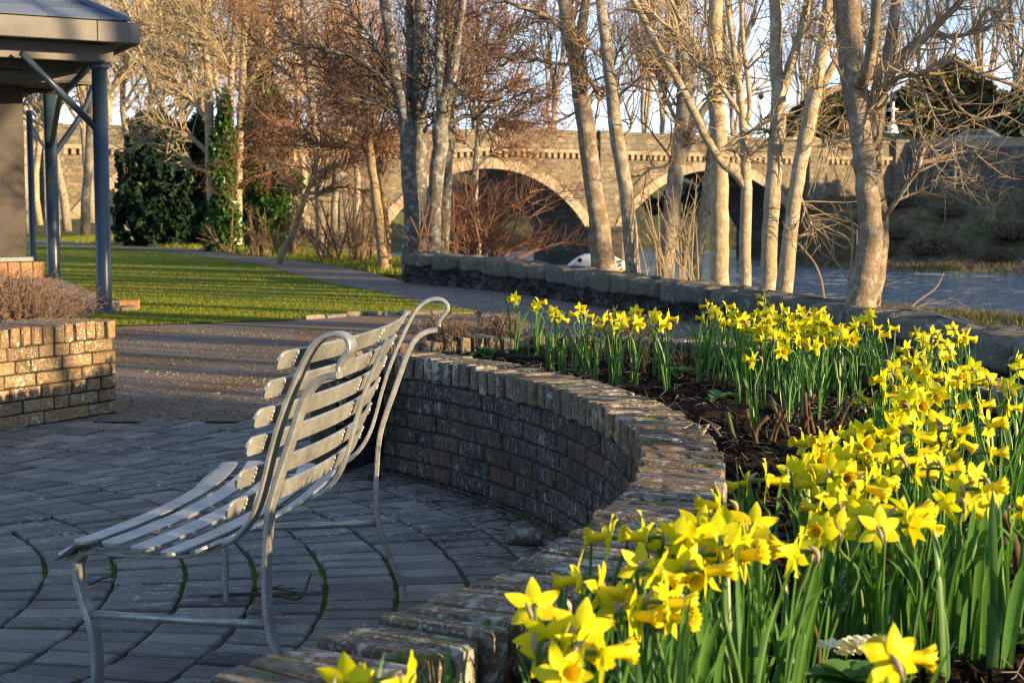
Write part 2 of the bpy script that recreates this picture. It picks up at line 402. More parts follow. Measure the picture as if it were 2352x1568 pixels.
M['ever'] = m_leaf('dark_evergreen_leaves', (.008, .026, .016), (.028, .055, .020), .15, .45)
M['yew'] = m_leaf('olive_evergreen', (.075, .070, .022), (.16, .13, .04), .15, .7)
M['petal'] = m_leaf('daffodil_petal', (.75, .61, .004), (.62, .64, .014), .42, .5, tcol=(1.05, 1.12, .4))
M['trumpet'] = m_leaf('daffodil_trumpet', (.80, .63, .004), (.80, .69, .008), .35, .45, tcol=(1.1, 1.0, .5))
M['dleaf'] = m_leaf('daffodil_leaf', (.030, .115, .030), (.095, .20, .034), .3, .38, tcol=(1.3, 1.5, .5), spec=.45)
M['dstem'] = m_leaf('daffodil_stem', (.045, .115, .025), (.085, .16, .035), .15, .45)
M['primleaf'] = m_leaf('primrose_leaf', (.045, .13, .035), (.09, .19, .06), .25, .55)
M['cream'] = m_leaf('primrose_petal', (.80, .76, .55), (.85, .80, .62), .3, .5)
M['grassblade'] = m_leaf('grass_blade', (.14, .18, .014), (.27, .27, .035), .4, .6, False)
M['straw'] = m_leaf('dry_straw', (.22, .17, .10), (.42, .35, .24), .2, .8, False)
M['litter'] = m_leaf('dry_litter', (.10, .075, .05), (.34, .28, .21), .2, .8, False)
M['drybush'] = m_leaf('dry_lavender', (.15, .095, .075), (.30, .22, .17), .2, .9)
M['cane'] = m_plain('rose_cane', (.075, .042, .022), .8, var=.5, nscale=12)
M['canegreen'] = m_plain('green_cane', (.055, .070, .020), .7, var=.4, nscale=12)
M['paint'] = m_plain('blue_grey_paint', (.030, .050, .078), .32, 0, .12, 3, .05, spec=.5)
M['fascia'] = m_plain('grey_fascia_board', (.105, .098, .094), .55, var=.18, nscale=3, bump=.15)
M['slate'] = None
def _slate():
    t = NT('roof_slate')
    c = t.ramp(t.rnd(), [(0, (.075, .095, .14)), (1, (.12, .145, .20))])
    return t.done(t.pbsdf(c, .45, nor=t.bump(t.noise(20, 4), .3, .01), spec=.5))
M['slate'] = _slate()
M['column'] = m_plain('brown_column_cladding', (.034, .026, .024), .6, var=.2, nscale=2, bump=.1)
M['white'] = m_plain('white_paint', (.78, .79, .80), .4, var=.04, bump=0)
M['black'] = m_plain('black', (.012, .012, .013), .5, bump=0)
M['ochre'] = m_plain('ochre_trim', (.42, .24, .07), .6, bump=0)
M['carpaint'] = m_plain('silver_car_paint', (.25, .26, .27), .25, .6, .03, 3, 0, spec=.5)
M['glass'] = m_plain('dark_glass', (.02, .025, .03), .08, 0, 0, 1, 0, spec=.6)
M['rubber'] = m_plain('rubber', (.015, .015, .015), .8, bump=0)
M['red'] = m_plain('red_lens', (.4, .02, .02), .3, bump=0)

# ------------------------------------------------------------------ plan of the patio
C0 = np.array([-3.60, 4.80]); RI, RT = 3.97, .215       # patio centre, inner radius and thickness of the bed wall
RO = RI + RT; ZW = .53; ZS = .45
rng = np.random.default_rng(7)

class Path:
    def __init__(s, pts):
        s.p = np.asarray(pts, float); d = np.diff(s.p, axis=0); l = np.hypot(d[:, 0], d[:, 1])
        s.s = np.concatenate([[0], np.cumsum(l)]); s.L = s.s[-1]
        t = np.gradient(s.p, axis=0); t = nrm(t); s.nr = np.stack([t[:, 1], -t[:, 0]], 1)
    def at(s, u, v=0):
        x = np.interp(u, s.s, s.p[:, 0]); y = np.interp(u, s.s, s.p[:, 1])
        nx = np.interp(u, s.s, s.nr[:, 0]); ny = np.interp(u, s.s, s.nr[:, 1])
        return x + nx * v, y + ny * v
    def fmap(s, v):
        x, y = s.at(v[:, 0], v[:, 1]); return np.stack([x, y, v[:, 2]], 1)
def arc(c, r, a0, a1, n=80):
    a = np.radians(np.linspace(a0, a1, n)); return np.stack([c[0] + r * np.cos(a), c[1] + r * np.sin(a)], 1)

def brick_wall(name, path, thick, label, cat, mat_body, mat_cope, z0=-.03, top=ZW, cope=.105, bl=.225, cgap=.011, mortar=True, group=None, cpitch=.077):
    p0 = path.at(0, 0)
    root = empty(name, (p0[0], p0[1], 0), label, cat, group)
    hz = top - cope; n = max(1, int(round((hz) / .0745))); ch = hz / n
    cen, half = [], []
    for k in range(n + (1 if z0 < -.01 else 0)):
        za = hz - (k + 1) * ch; zb = hz - k * ch
        s = -rng.uniform(0, .2)
        while s < path.L:
            l = bl if rng.random() < .62 else bl * .5
            if k >= n - 1: l = bl * 1.5
            a, b = max(s, 0), min(s + l, path.L)
            if b - a > .03:
                cen.append(((a + b) / 2, thick / 2 + rng.normal(0, .0022), (za + zb) / 2)); half.append(((b - a) / 2 - cgap / 2, thick / 2 - (0 if k < n - 1 else .0), ch / 2 - .0042))
            s += l
    body = MB(); cboxes(body, cen, half, .006, path.fmap, .0014, rng)
    body.obj('wall_body', mat_body, root)
    # mortar core, a little behind the brick faces
    ss = np.linspace(0.004, path.L - .004, max(2, int(path.L / .05)))
    core = MB(); e = .010
    sec = [(e, -.03), (e, top - .030), (thick - e, top - .030), (thick - e, -.03)]
    V = np.array([path.fmap(np.stack([ss, np.full_like(ss, a), np.full_like(ss, b)], 1)) for a, b in sec])
    grid(core, V)
    for i in (0, len(ss) - 1):
        core.add(V[:, i], [(0, 1, 2, 3) if i else (3, 2, 1, 0)])
    core.obj('mortar', M['mortar'], root)
    # bricks on edge along the top
    m = int(path.L / cpitch); pit = path.L / m
    s = (np.arange(m) + .5) * pit
    cen = np.stack([s, thick / 2 + rng.normal(0, .004, m), top - cope / 2 + rng.normal(0, .0032, m)], 1)
    half = np.stack([np.full(m, pit / 2 - .0078) + rng.normal(0, .0009, m), np.full(m, thick / 2 + .004), np.full(m, cope / 2 - .003)], 1)
    cp = MB(); cboxes(cp, cen, half, .007, path.fmap, .0020, rng)
    cp.obj('coping', mat_cope, root)
    return root

inner = Path(arc(C0, RI, -52, 40.5, 120))
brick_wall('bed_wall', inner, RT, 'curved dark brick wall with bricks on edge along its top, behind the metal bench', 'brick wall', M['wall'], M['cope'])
# outer wall of the bed
oc = arc(C0, 5.48, -47, 31, 70)
pe = inner.at(inner.L, 0)
tail = spline([oc[-1], (.62, 8.10), (.05, 8.22), (-.42, 7.98), (-.71, 7.50), (-.69, 7.44)], 30)
OUT = np.vstack([oc, tail[1:]])
outer = Path(OUT)
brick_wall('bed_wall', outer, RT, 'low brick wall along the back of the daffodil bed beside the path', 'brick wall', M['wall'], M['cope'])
# left wall, sunlit
a = G(270, 947, 0)[:2]; b = G(0, 990, 0)[:2]; d = nrm(b - a)
le = Path(np.array([a + d * t for t in np.linspace(2.2, 0, 30)]))
# its outward side faces the camera: the thickness runs away from it
le.nr = -le.nr if (le.nr[0] @ np.array([0, 1.])) < 0 else le.nr
brick_wall('planter_wall', le, .44, 'sunlit brick planter wall spotted with white lichen, left of the gravel', 'brick wall', M['warm'], M['warm'], top=.535)
nl = le.nr[0]

# ------------------------------------------------------------------ ground
E0 = np.array([(16, -10), (15, 4), (12, 13), (8.8, 17.5), (7.0, 20.4), (5.2, 22.6), (3, 24.6), (.6, 26.2), (-1.4, 29), (-4, 36), (-7.6, 43), (-12.5, 52), (-15, 70), (-16, 100), (-17, 140), (-30, 420)], float)
def bank_d(x, y):                                       # signed distance to the bank edge, positive on the river's side
    p = np.stack([x, y], -1)[..., None, :]; a, b = E0[:-1], E0[1:]; ab = b - a
    t = np.clip(((p - a) * ab).sum(-1) / (ab * ab).sum(-1), 0, 1); q = a + t[..., None] * ab
    dd = np.linalg.norm(p - q, axis=-1); i = dd.argmin(-1)
    cr = ab[i][..., 0] * (y - a[i][..., 1]) - ab[i][..., 1] * (x - a[i][..., 0])
    return np.where(cr < 0, 1, -1) * np.take_along_axis(dd, i[..., None], -1)[..., 0]
def sst(a, b, x): t = np.clip((x - a) / (b - a), 0, 1); return t * t * (3 - 2 * t)
def hn(x, y): return (np.sin(x * 1.7 + 1.3 * np.sin(y * .9)) + np.sin(y * 2.1 + x * .7) + np.sin(x * 4.3 - y * 3.1) * .5) / 2.5
def land(x, y):
    d = bank_d(x, y)
    z = -.05 - .26 * sst(3.0, 5.0, x + (y - 14) * .28) * sst(-9, -4, d) * sst(30, 24, y)
    z = z + .05 * hn(x, y) * sst(-5, -1, d)
    z = z - 3.9 * sst(0, 10, d)
    far = sst(128, 150, y) * (d > 0)
    z = z + far * (2.6 + 3 * sst(150, 330, y)) + sst(170, 420, y) * 7 + sst(20, 120, x - 10) * sst(125, 260, y) * 16
    return z
ys = np.concatenate([np.linspace(-8, 14, 45), np.linspace(14.4, 60, 110), np.linspace(61.5, 420, 120)])
xs = np.concatenate([np.linspace(-260, -22, 50), np.linspace(-21, 22, 160), np.linspace(23, 260, 50)])
X, Y = np.meshgrid(xs, ys); g = MB(); grid(g, np.stack([X, Y, land(X, Y)], -1))
tag(g.obj('ground', M['ground'], None, True), kind='structure')
wv = NT('river_water')
hgt = wv.math('ADD', wv.noise(.8, 5, .65, wv.mapv((.9, .34, 1))), wv.math('MULTIPLY', wv.noise(3, 3, .6, wv.mapv((.9, .4, 1))), .4))
ripple_glint = wv.math('MULTIPLY', wv.ramp(wv.noise(1.2, 6, .75, wv.mapv((.5, .35, 1))), [(.52, 0), (.62, .75)]), wv.ramp(wv.noise(.12, 3), [(.38, .1), (.6, 1)]))  # bright ripple highlights, painted into the water colour as pale streaks
M['water'] = wv.done(wv.pbsdf(wv.mix(ripple_glint, (.022, .075, .17), (.62, .66, .72)), .07, nor=wv.bump(hgt, 1.0, 1.2), spec=.5))
flat_poly('river', [(-34, 22), (60, 14), (150, 14), (150, 140), (-34, 140)], -3.2, M['water'])

# patio
PB = G(270, 962)[1]                                      # far edge of the paving
joint = flat_poly('paving_joints', [(-9, .5), (.9, .5), (.9, 7.2), (.3, 8.6), (-.5, 8.9), (-1.2, PB), (-9, PB)], -.020, M['joint'])
pv = MB(); cen, half, ang = [], [], []
for k in range(30):
    r0 = .35 + k * .2235
    if r0 > 7.8: break
    n = int(round(2 * math.pi * (r0 + .11) / .112)); off = rng.random()
    a = (np.arange(n) + off) * 2 * math.pi / n
    px = C0[0] + (r0 + .11) * np.cos(a); py = C0[1] + (r0 + .11) * np.sin(a)
    ok = (py < PB - .08) & (py > 2.2) & (np.hypot(px - C0[0], py - C0[1]) < np.where(np.degrees(np.arctan2(py - C0[1], px - C0[0])) < 41, RI + .05, 9)) & (np.abs(px) < py * .36 + .5) & (px < -.3 + np.where(py < 7, 9, 0))
    for aa, x, y in zip(a[ok], px[ok], py[ok]):
        cen.append((x, y, -.03)); half.append((.1045, .056 - .0072, .030)); ang.append(aa)
cen = np.array(cen); cen[:, 2] += rng.normal(0, .0026, len(cen)); half = np.array(half); ang = np.array(ang)
half[:, 1] += rng.normal(0, .0012, len(half)); half[:, 0] += rng.normal(0, .002, len(half))
cboxes(pv, cen, half, .005, None, .0012, rng, ang + rng.normal(0, .012, len(ang)))
tag(pv.obj('patio', M['pave'], None), kind='structure')

# gravel, lawn, path
LE = [G(671, 733)[:2], G(830, 722)[:2], G(1107, 716)[:2]]     # kerb line at the front of the lawn
flat_poly('gravel', [(-9, PB - .02), (-1.2, PB - .02), (-.5, 8.9), (.4, 8.75), (-.1, 10), tuple(LE[2] + (0.02, .1)), tuple(LE[1] + (0, .1)), tuple(LE[0] + (0, .1)), tuple(G(270, 747)[:2]), (-9, 15.2)], -.012, M['gravel'])
RE = [G(960, 692)[:2], G(860, 668)[:2], G(750, 648)[:2], G(600, 607)[:2], G(380, 576)[:2], G(100, 562)[:2]]
lawnpts = [(-16, 15.2), tuple(G(270, 747)[:2]), *[tuple(p) for p in LE], *[tuple(p) for p in RE], (-34, 52)]
flat_poly('lawn', lawnpts, -.004, M['lawn'])
SB = [(923, 649), (1150, 672), (1374, 706), (1600, 742)]      # foot of the stone wall on the path's side
SW = [G(x, y)[:2] for x, y in SB] + [P(1800, 760, 14.1)[:2], P(1960, 800, 12.6)[:2], P(2150, 840, 10.9)[:2], P(2300, 860, 9.7)[:2], (3.05, 8.2), (3.2, 6.0), (3.15, 3), (3.1, -2)]
PR = [G(100, 553)[:2], G(300, 563)[:2], G(450, 573)[:2], G(600, 589)[:2], G(750, 607)[:2], G(870, 630)[:2]]
pathpts = [(-34, 55), *[tuple(p) for p in PR], *[tuple(p + (.05, .1)) for p in SW], (1.0, -2), (2.1, 3), (2.15, 5.5), (1.2, 7.6), (.4, 8.75), (-.1, 10), tuple(LE[2]), *[tuple(p) for p in RE], (-34, 52.3)]
flat_poly('path', pathpts, 0.0, M['path'])
verge = [(-34, 56), *[tuple(p) for p in PR], (-1.35, 25.2), (-.2, 25.8), (-2.2, 28.4), (-4.6, 35.5), (-8.3, 42.5), (-13.5, 52), (-34, 70)]
flat_poly('grass_verge', verge, -.008, M['lawn'])
# rough grass outside the stone wall is part of the ground sheet; blades of grass on the lawn
def inpoly(x, y, poly):
    p = np.asarray(poly, float); c = np.zeros(len(x), bool); j = len(p) - 1
    for i in range(len(p)):
        cond = ((p[i, 1] > y) != (p[j, 1] > y)) & (x < (p[j, 0] - p[i, 0]) * (y - p[i, 1]) / (p[j, 1] - p[i, 1] + 1e-12) + p[i, 0])
        c ^= cond; j = i
    return c
def blades(name, x, y, z, h, w, mat, lean=.5):
    n = len(x); a = rng.uniform(0, 6.283, n); hh = h * rng.uniform(.5, 1.3, n); l = rng.normal(0, lean, (n, 2)) * hh[:, None]
    b = np.stack([x, y, z], 1); wv_ = np.stack([np.cos(a), np.sin(a), 0 * a], 1) * (w * rng.uniform(.6, 1.3, n))[:, None]
    tip = b + np.stack([l[:, 0], l[:, 1], hh], 1)
    m = MB(); m.add(np.stack([b - wv_, b + wv_, tip], 1).reshape(-1, 3), None, np.arange(n * 3).reshape(-1, 3))
    return m.obj(name, mat)
n = 150000; yy = 15.4 + 27 * rng.random(n) ** 2.2; xx = rng.uniform(-.34, .0, n) * yy
ok = inpoly(xx, yy, lawnpts); keep = ok & ~((hn(xx * .8, yy * .5) > .5) & (rng.random(n) < .8))
tag(blades('lawn_grass', xx[keep], yy[keep], np.full(keep.sum(), -.006), .020, .006, M['grassblade']), kind='stuff')
n = 26000; yy = rng.uniform(14, 25.5, n); xx = rng.uniform(2.4, 9.5, n); dd = bank_d(xx, yy)
ok = (dd < .8) & (xx > 2.6 + (14 - yy) * .05) & (xx / yy > .2)
zz = land(xx, yy)
tag(blades('rough_grass', xx[ok], yy[ok], zz[ok], .09, .009, M['roughgrass'], .6), kind='stuff')
n = 14000; t = rng.uniform(0, 1, n); yy = 26 + 26 * t; xx = np.interp(yy, [p[1] for p in PR[::-1]], [p[0] for p in PR[::-1]]) + rng.uniform(.05, 2.4, n)
ok = bank_d(xx, yy) < .6
tag(blades('verge_grass', xx[ok], yy[ok], land(xx[ok], yy[ok]) * 0 - .01, .10, .010, M['grassblade'], .5), kind='stuff')
# stones and leaves on the gravel
n = 3600; yy = PB + 6.3 * rng.random(n) ** 1.5; xx = rng.uniform(-.27, .0, n) * yy - .1
ok = inpoly(xx, yy, [(-3.4, PB), (-.9, PB), (-.2, 17), (-2.2, 16.3), (-4, 15.6)])
k = ok.sum(); st = MB(); sz = rng.uniform(.002, .0085, (k, 3)) * np.array([1.3, 1.3, .7])
cboxes(st, np.stack([xx[ok], yy[ok], sz[:, 2] * .5 - .012], 1), sz, .004, None, .0015, rng, rng.uniform(0, 6, k))
M['pebble'] = m_brick('pebbles', [(.19, .165, .145), (.26, .23, .195), (.20, .14, .09), (.15, .135, .12)], 0, 0)
tag(st.obj('pebbles', M['pebble'], None), kind='stuff')
# kerb of old stones along the front of the lawn
kr = empty('kerb_edging', (*LE[1], 0), 'broken line of low kerb stones where the gravel meets the lawn', 'kerb')
kb = MB(); lp = Path(np.vstack([spline([np.append(p, 0) for p in LE], 12)[:, :2]])); s = .15
cen, half = [], []
while s < lp.L - .2:
    l = rng.uniform(.14, .3)
    if rng.random() < .85: cen.append((s + l / 2, rng.normal(0, .015), .0 + rng.normal(0, .008))); half.append((l / 2 - .012, .04, .022))
    s += l
cboxes(kb, cen, half, .012, lp.fmap, .005, rng); kb.obj('kerb_stones', m_brick('kerb_stone', [(.20, .165, .13), (.25, .21, .17), (.17, .15, .13)], .3, .3), kr)
bk = MB(); p = G(297, 709); cboxes(bk, [(p[0], p[1], .045)], [(.11, .05, .05)], .006, None, .002, rng, np.array([.1]))
tag(bk.obj('brick', M['plinthbrick'], None), 'single loose orange brick lying on the grass by the dark blue post', 'brick')

# ------------------------------------------------------------------ soil of the bed
rr = np.linspace(RO - .03, 5.52, 46); aa = np.radians(np.linspace(-50, 44, 260))
R, A = np.meshgrid(rr, aa)
x = C0[0] + R * np.cos(A); y = C0[1] + R * np.sin(A)
z = ZS + .012 * hn(x * 5, y * 5) + rng.normal(0, .008, x.shape) + .02 * hn(x * 1.7, y * 1.9)
s = MB(); grid(s, np.stack([x, y, z], -1))
def in_bed(x, y): return inpoly(x, y, np.vstack([arc(C0, RO, -50, 40, 60), OUT[::-1]]))
me = s.mesh('bed_soil', M['soil'], True)
# keep what lies inside the two walls
import bmesh
bm = bmesh.new(); bm.from_mesh(me)
dele = [f for f in bm.faces if not in_bed(np.array([f.calc_center_median().x]), np.array([f.calc_center_median().y]))[0] and math.hypot(f.calc_center_median().x - C0[0], f.calc_center_median().y - C0[1]) > RO and f.calc_center_median().y > 6.2
        and min(np.hypot(OUT[:, 0] - f.calc_center_median().x, OUT[:, 1] - f.calc_center_median().y)) > .12]
bmesh.ops.delete(bm, geom=dele, context='FACES'); bm.to_mesh(me); bm.free()
so = bpy.data.objects.new('bed_soil', me); COL.objects.link(so); tag(so, kind='structure')
# crumbs of soil, straw and leaf litter
def bedpts(n, pad=.03):
    a = np.radians(rng.uniform(-44, 40, n)); r = np.sqrt(rng.uniform((RO + pad) ** 2, (5.44 - pad) ** 2, n))
    x = C0[0] + r * np.cos(a); y = C0[1] + r * np.sin(a); ok = in_bed(x, y); return x[ok], y[ok]
x, y = bedpts(9000); k = len(x); m = MB(); sz = rng.uniform(.003, .013, (k, 3))
cboxes(m, np.stack([x, y, np.full(k, ZS + .006)], 1), sz, .004, None, .003, rng, rng.uniform(0, 6, k))
tag(m.obj('soil_crumbs', M['soil'], None), kind='stuff')
x, y = bedpts(1500); k = len(x); a = rng.uniform(0, 6.28, k); L = rng.uniform(.02, .11, k)
p0 = np.stack([x, y, np.full(k, ZS + .015)], 1); p2 = p0 + np.stack([np.cos(a) * L, np.sin(a) * L, rng.uniform(-.005, .03, k)], 1)
pm = (p0 + p2) / 2 + rng.normal(0, .012, (k, 3)); m = MB()
tubes(m, np.stack([p0, pm, p2], 1), np.tile([.0009, .0011, .0006], (k, 1)), 4)
tag(m.obj('straw_litter', M['litter'], None), kind='stuff')
# litter at the foot of the wall, on the patio
n = 700; a = np.radians(rng.uniform(-40, 40, n)); r = RI - .02 - np.abs(rng.normal(0, .16, n)); x = C0[0] + r * np.cos(a); y = C0[1] + r * np.sin(a)
a = rng.uniform(0, 6.28, n); L = rng.uniform(.015, .10, n) * np.where(rng.random(n) < .15, 2, 1)
p0 = np.stack([x, y, np.full(n, .006)], 1); p2 = p0 + np.stack([np.cos(a) * L, np.sin(a) * L, rng.uniform(0, .025, n)], 1)
m = MB(); tubes(m, np.stack([p0, (p0 + p2) / 2 + rng.normal(0, .01, (n, 3)) * [1, 1, .4] + [0, 0, .004], p2], 1), np.tile([.002, .0022, .001], (n, 1)), 4)
tag(m.obj('twig_litter', M['twig_dark'], None), kind='stuff')

# ------------------------------------------------------------------ stone wall by the path
root = empty('stone_wall', (*SW[2], 0), 'low old stone wall with heavy mossy coping stones, running beside the path to the trees', 'stone wall')
swp = spline([np.append(p, 0) for p in SW], 160)[:, :2]
sw = Path(swp)
if sw.nr[10][0] < 0: sw.nr = -sw.nr
ztop = np.interp(np.linspace(0, 1, 50), [0, .13, .25, .35, .45, .6, 1], [.42, .375, .35, .345, .36, .37, .37])
def zt(s_): return np.interp(s_, np.linspace(0, sw.L, 50), ztop)
b = MB(); ss = np.linspace(0, sw.L, 260); zz = np.linspace(0, 1, 10)
V = np.array([[(*sw.at(u, .05 + rng.normal(0, .012)), -.05 + w * (zt(u) - .13 + .05)) for w in zz] for u in ss]); grid(b, V)
V = np.array([[(*sw.at(u, .44 + rng.normal(0, .012)), -.5 + w * (zt(u) - .13 + .5)) for w in zz[::-1]] for u in ss]); grid(b, V)
V = np.array([[(*sw.at(.0, v), -.05 + w * (zt(0) - .13 + .05)) for w in zz[::-1]] for v in np.linspace(.05, .44, 8)]); grid(b, V)
b.obj('wall_body', M['rubble'], root)
cs = MB(); s = 0
while s < sw.L - .1:
    l = rng.uniform(.42, .95); l = min(l, sw.L - s); hh = rng.uniform(.085, .105) ; zc = zt(s + l / 2)
    nu, nv, nw = 9, 7, 5
    # rounded, hand-dressed block: superellipsoid with noise
    U, Vv = np.meshgrid(np.linspace(-math.pi, math.pi, 28), np.linspace(-math.pi / 2, math.pi / 2, 14))
    f = lambda c_, e_: np.sign(c_) * np.abs(c_) ** e_
    e1, e2 = .28, .28
    px = f(np.cos(Vv), e1) * f(np.cos(U), e2); py = f(np.cos(Vv), e1) * f(np.sin(U), e2); pz = f(np.sin(Vv), e1)
    ph = rng.uniform(0, 9, 6)
    nzz = .05 * np.sin(px * 3 + ph[0] + py * 2) + .05 * np.sin(py * 4 + ph[1]) + .04 * np.sin(px * 7 + ph[2]) * np.sin(py * 5 + ph[3])
    dv = rng.normal(0, .018)
    v = np.stack([s + l / 2 + px * (l / 2 - .008), .235 + dv + py * (.255 + rng.normal(0, .012)) * (1 + .5 * nzz), zc - hh * .85 + pz * hh * (1 + 2.2 * nzz) + rng.normal(0, .006, px.shape)], -1)
    x_, y_ = sw.at(v[..., 0].ravel(), v[..., 1].ravel())
    W = np.stack([x_, y_, v[..., 2].ravel()], -1).reshape(*px.shape, 3); grid(cs, W)
    s += l
cs.obj('coping', M['copestone'], root, True)
# ------------------------------------------------------------------ the bench
TN, TM, TF = math.radians(-18.4), math.radians(-7.2), math.radians(3.6)
def er(t): return np.array([math.cos(t), math.sin(t)])
def et(t): return np.array([-math.sin(t), math.cos(t)])
def onplane(x, y, th):                                  # (r, z) of a pixel on the upright plane through C0 at angle th
    r = ray(x, y); e = et(th); k = (C0 @ e) / (r[:2] @ e)
    p = np.array([0, 0, H]) + r * k
    return (p[:2] - C0) @ er(th), p[2]
def rz3(r, z, th): c = C0 + r * er(th); return np.array([c[0], c[1], z])
def bar(mb, prof, th, w, t, n=60, taper=None):          # flat bar bent along the (r, z) profile
    q = spline([(a, b, 0) for a, b in prof], n)[:, :2]
    d = np.gradient(q, axis=0); d = nrm(d); nn = np.stack([-d[:, 1], d[:, 0]], 1)
    ring = []
    cc = t * .22
    for (a, b) in ((-w / 2 + cc, -t / 2), (w / 2 - cc, -t / 2), (w / 2, -t / 2 + cc), (w / 2, t / 2 - cc), (w / 2 - cc, t / 2), (-w / 2 + cc, t / 2), (-w / 2, t / 2 - cc), (-w / 2, -t / 2 + cc)):
        tf = np.ones(n) if taper is None else taper(np.linspace(0, 1, n))
        p = q + nn * (b * tf)[:, None]
        c = C0 + p[:, 0:1] * er(th) + (a * tf)[:, None] * et(th)
        ring.append(np.stack([c[:, 0], c[:, 1], p[:, 1]], 1))
    V = np.array(ring).transpose(1, 0, 2)               # n, 8, 3
    i = np.arange(n - 1)[:, None] * 8; j = np.arange(8)[None]; j2 = (j + 1) % 8
    mb.add(V.reshape(-1, 3), np.stack([i + j, i + j2, i + 8 + j2, i + 8 + j], -1).reshape(-1, 4),
           [(0, k + 1, k) for k in range(1, 7)] + [((n - 1) * 8, (n - 1) * 8 + k, (n - 1) * 8 + k + 1) for k in range(1, 7)])
rail_px = [(783, 851), (783, 838), (793, 820), (806, 803), (806, 786), (795, 772), (776, 766), (755, 769), (736, 780), (718, 800), (700, 833), (680, 880), (660, 930), (641, 985), (626, 1040), (613, 1095), (598, 1150), (577, 1196), (548, 1230), (512, 1252), (470, 1266), (420, 1274)]
rail = [onplane(x, y, TN) for x, y in rail_px]
leg_px = [(779, 861), (752, 865), (728, 877), (708, 902), (692, 940), (676, 990), (657, 1050), (638, 1108), (622, 1170), (615, 1240), (612, 1320), (615, 1400), (624, 1458), (642, 1512), (664, 1575)]
legp = [onplane(x, y, TN) for x, y in leg_px]
rz0 = legp[-1]; legp = legp + [(rz0[0] + .026, .055), (rz0[0] + .026, -.005)]
front_px = [(196, 1262), (182, 1290), (182, 1330), (196, 1385), (212, 1430), (221, 1480), (224, 1530), (223, 1568)]
frontp = [onplane(x, y, TN) for x, y in front_px]
f0 = frontp[-1]; frontp = frontp + [(f0[0] + .004, -.005)]
seat_r = rail[-1]; sf = onplane(196, 1262, TN)
rail2 = rail + [((seat_r[0] * 2 + sf[0]) / 3, (seat_r[1] * 2 + sf[1]) / 3 - .004), ((seat_r[0] + 2 * sf[0]) / 3, (seat_r[1] + 2 * sf[1]) / 3 - .004), (sf[0] + .03, sf[1]), onplane(150, 1281, TN)]
bench = empty('garden_bench', rz3(3.1, 0, TM), 'curved galvanised steel slatted bench with scrolled back ends, standing on the brick paving', 'bench')
for th in (TN, TF):
    m = MB(); bar(m, rail2, th, .038, .011, 120); m.obj('seat_frame', M['metal'], bench)
    m = MB(); bar(m, legp, th, .034, .016, 90); m.obj('rear_leg', M['metal'], bench)
    m = MB(); bar(m, frontp, th, .040, .016, 50); m.obj('front_leg', M['metal'], bench)
    zs = .232
    ra = np.interp(-zs, [-z for r, z in legp[8:]], [r for r, z in legp[8:]]); rb = np.interp(-zs, [-z for r, z in frontp], [r for r, z in frontp])
    m = MB(); tube(m, [rz3(rb, zs - .012, th), rz3(ra, zs, th)], .0105, 12); m.obj('stretcher', M['metal'], bench, True)
m = MB(); bar(m, [(r, z) for r, z in rail2[10:]], TM, .034, .010, 90); m.obj('seat_frame', M['metal'], bench)
# slats: rounded planks bent along the arc
TA, TB = TN - .095 / 3.2, TF + .085 / 3.2
back_px = [(637, 829), (607, 896), (583, 963), (565, 1028), (543, 1103), (521, 1173)]
seat_px = [(448, 1267), (381, 1273), (312, 1263), (246, 1251), (181, 1247)]
nose_px = [(134, 1274)]
def slat(px, w, t, nv, name, long_end=0.0):
    r, z = onplane(*px, TA); n = 44; m = MB()
    # nv: unit (r, z) direction of the slat's width
    nv = np.array(nv) / np.hypot(*nv); pn = np.array([-nv[1], nv[0]])
    L = (TB - TA) * r; s = np.linspace(0, L, n); s = np.concatenate([[0, .004, .010, .018, .03], s[1:-1], [L - .03, L - .018, L - .010, L - .004, L]]); s.sort(); n = len(s)
    e = np.minimum(s, L - s); R = w / 2; hw = np.where(e < R, np.sqrt(np.maximum(R * R - (R - np.minimum(e, R)) ** 2, 1e-9)), R) * .999 + .0004
    hw = np.maximum(hw, .25 * R * (e > -1)) if False else hw
    prof = [(-1, -.35), (-.9, -.5), (.9, -.5), (1, -.35), (1, .35), (.9, .5), (-.9, .5), (-1, .35)]
    V = []
    for a, b in prof:
        q = nv[None] * (a * hw)[:, None] + pn[None] * (b * t)
        th = TA + s / r; rr_ = r + q[:, 0]
        V.append(np.stack([C0[0] + rr_ * np.cos(th), C0[1] + rr_ * np.sin(th), z + q[:, 1]], 1))
    V = np.array(V).transpose(1, 0, 2); k = 8
    i = np.arange(n - 1)[:, None] * k; j = np.arange(k)[None]; j2 = (j + 1) % k
    m.add(V.reshape(-1, 3), np.stack([i + j, i + j2, i + k + j2, i + k + j], -1).reshape(-1, 4))
    m.obj(name, M['metal'], bench)
bp = [onplane(*p, TA) for p in back_px]; sp_ = [onplane(*p, TA) for p in seat_px]
for i, p in enumerate(back_px):
    a = bp[max(i - 1, 0)]; b = bp[min(i + 1, len(bp) - 1)]
    slat(p, .047, .007, (a[0] - b[0], a[1] - b[1]), 'back_slat')
for i, p in enumerate(seat_px):
    a = sp_[max(i - 1, 0)]; b = sp_[min(i + 1, len(sp_) - 1)]
    d = (a[0] - b[0], a[1] - b[1])
    if i == 0: d = (.8, .35)
    slat(p, .051, .009, d, 'seat_slat')
slat(nose_px[0], .066, .008, (.80, .60), 'seat_slat')
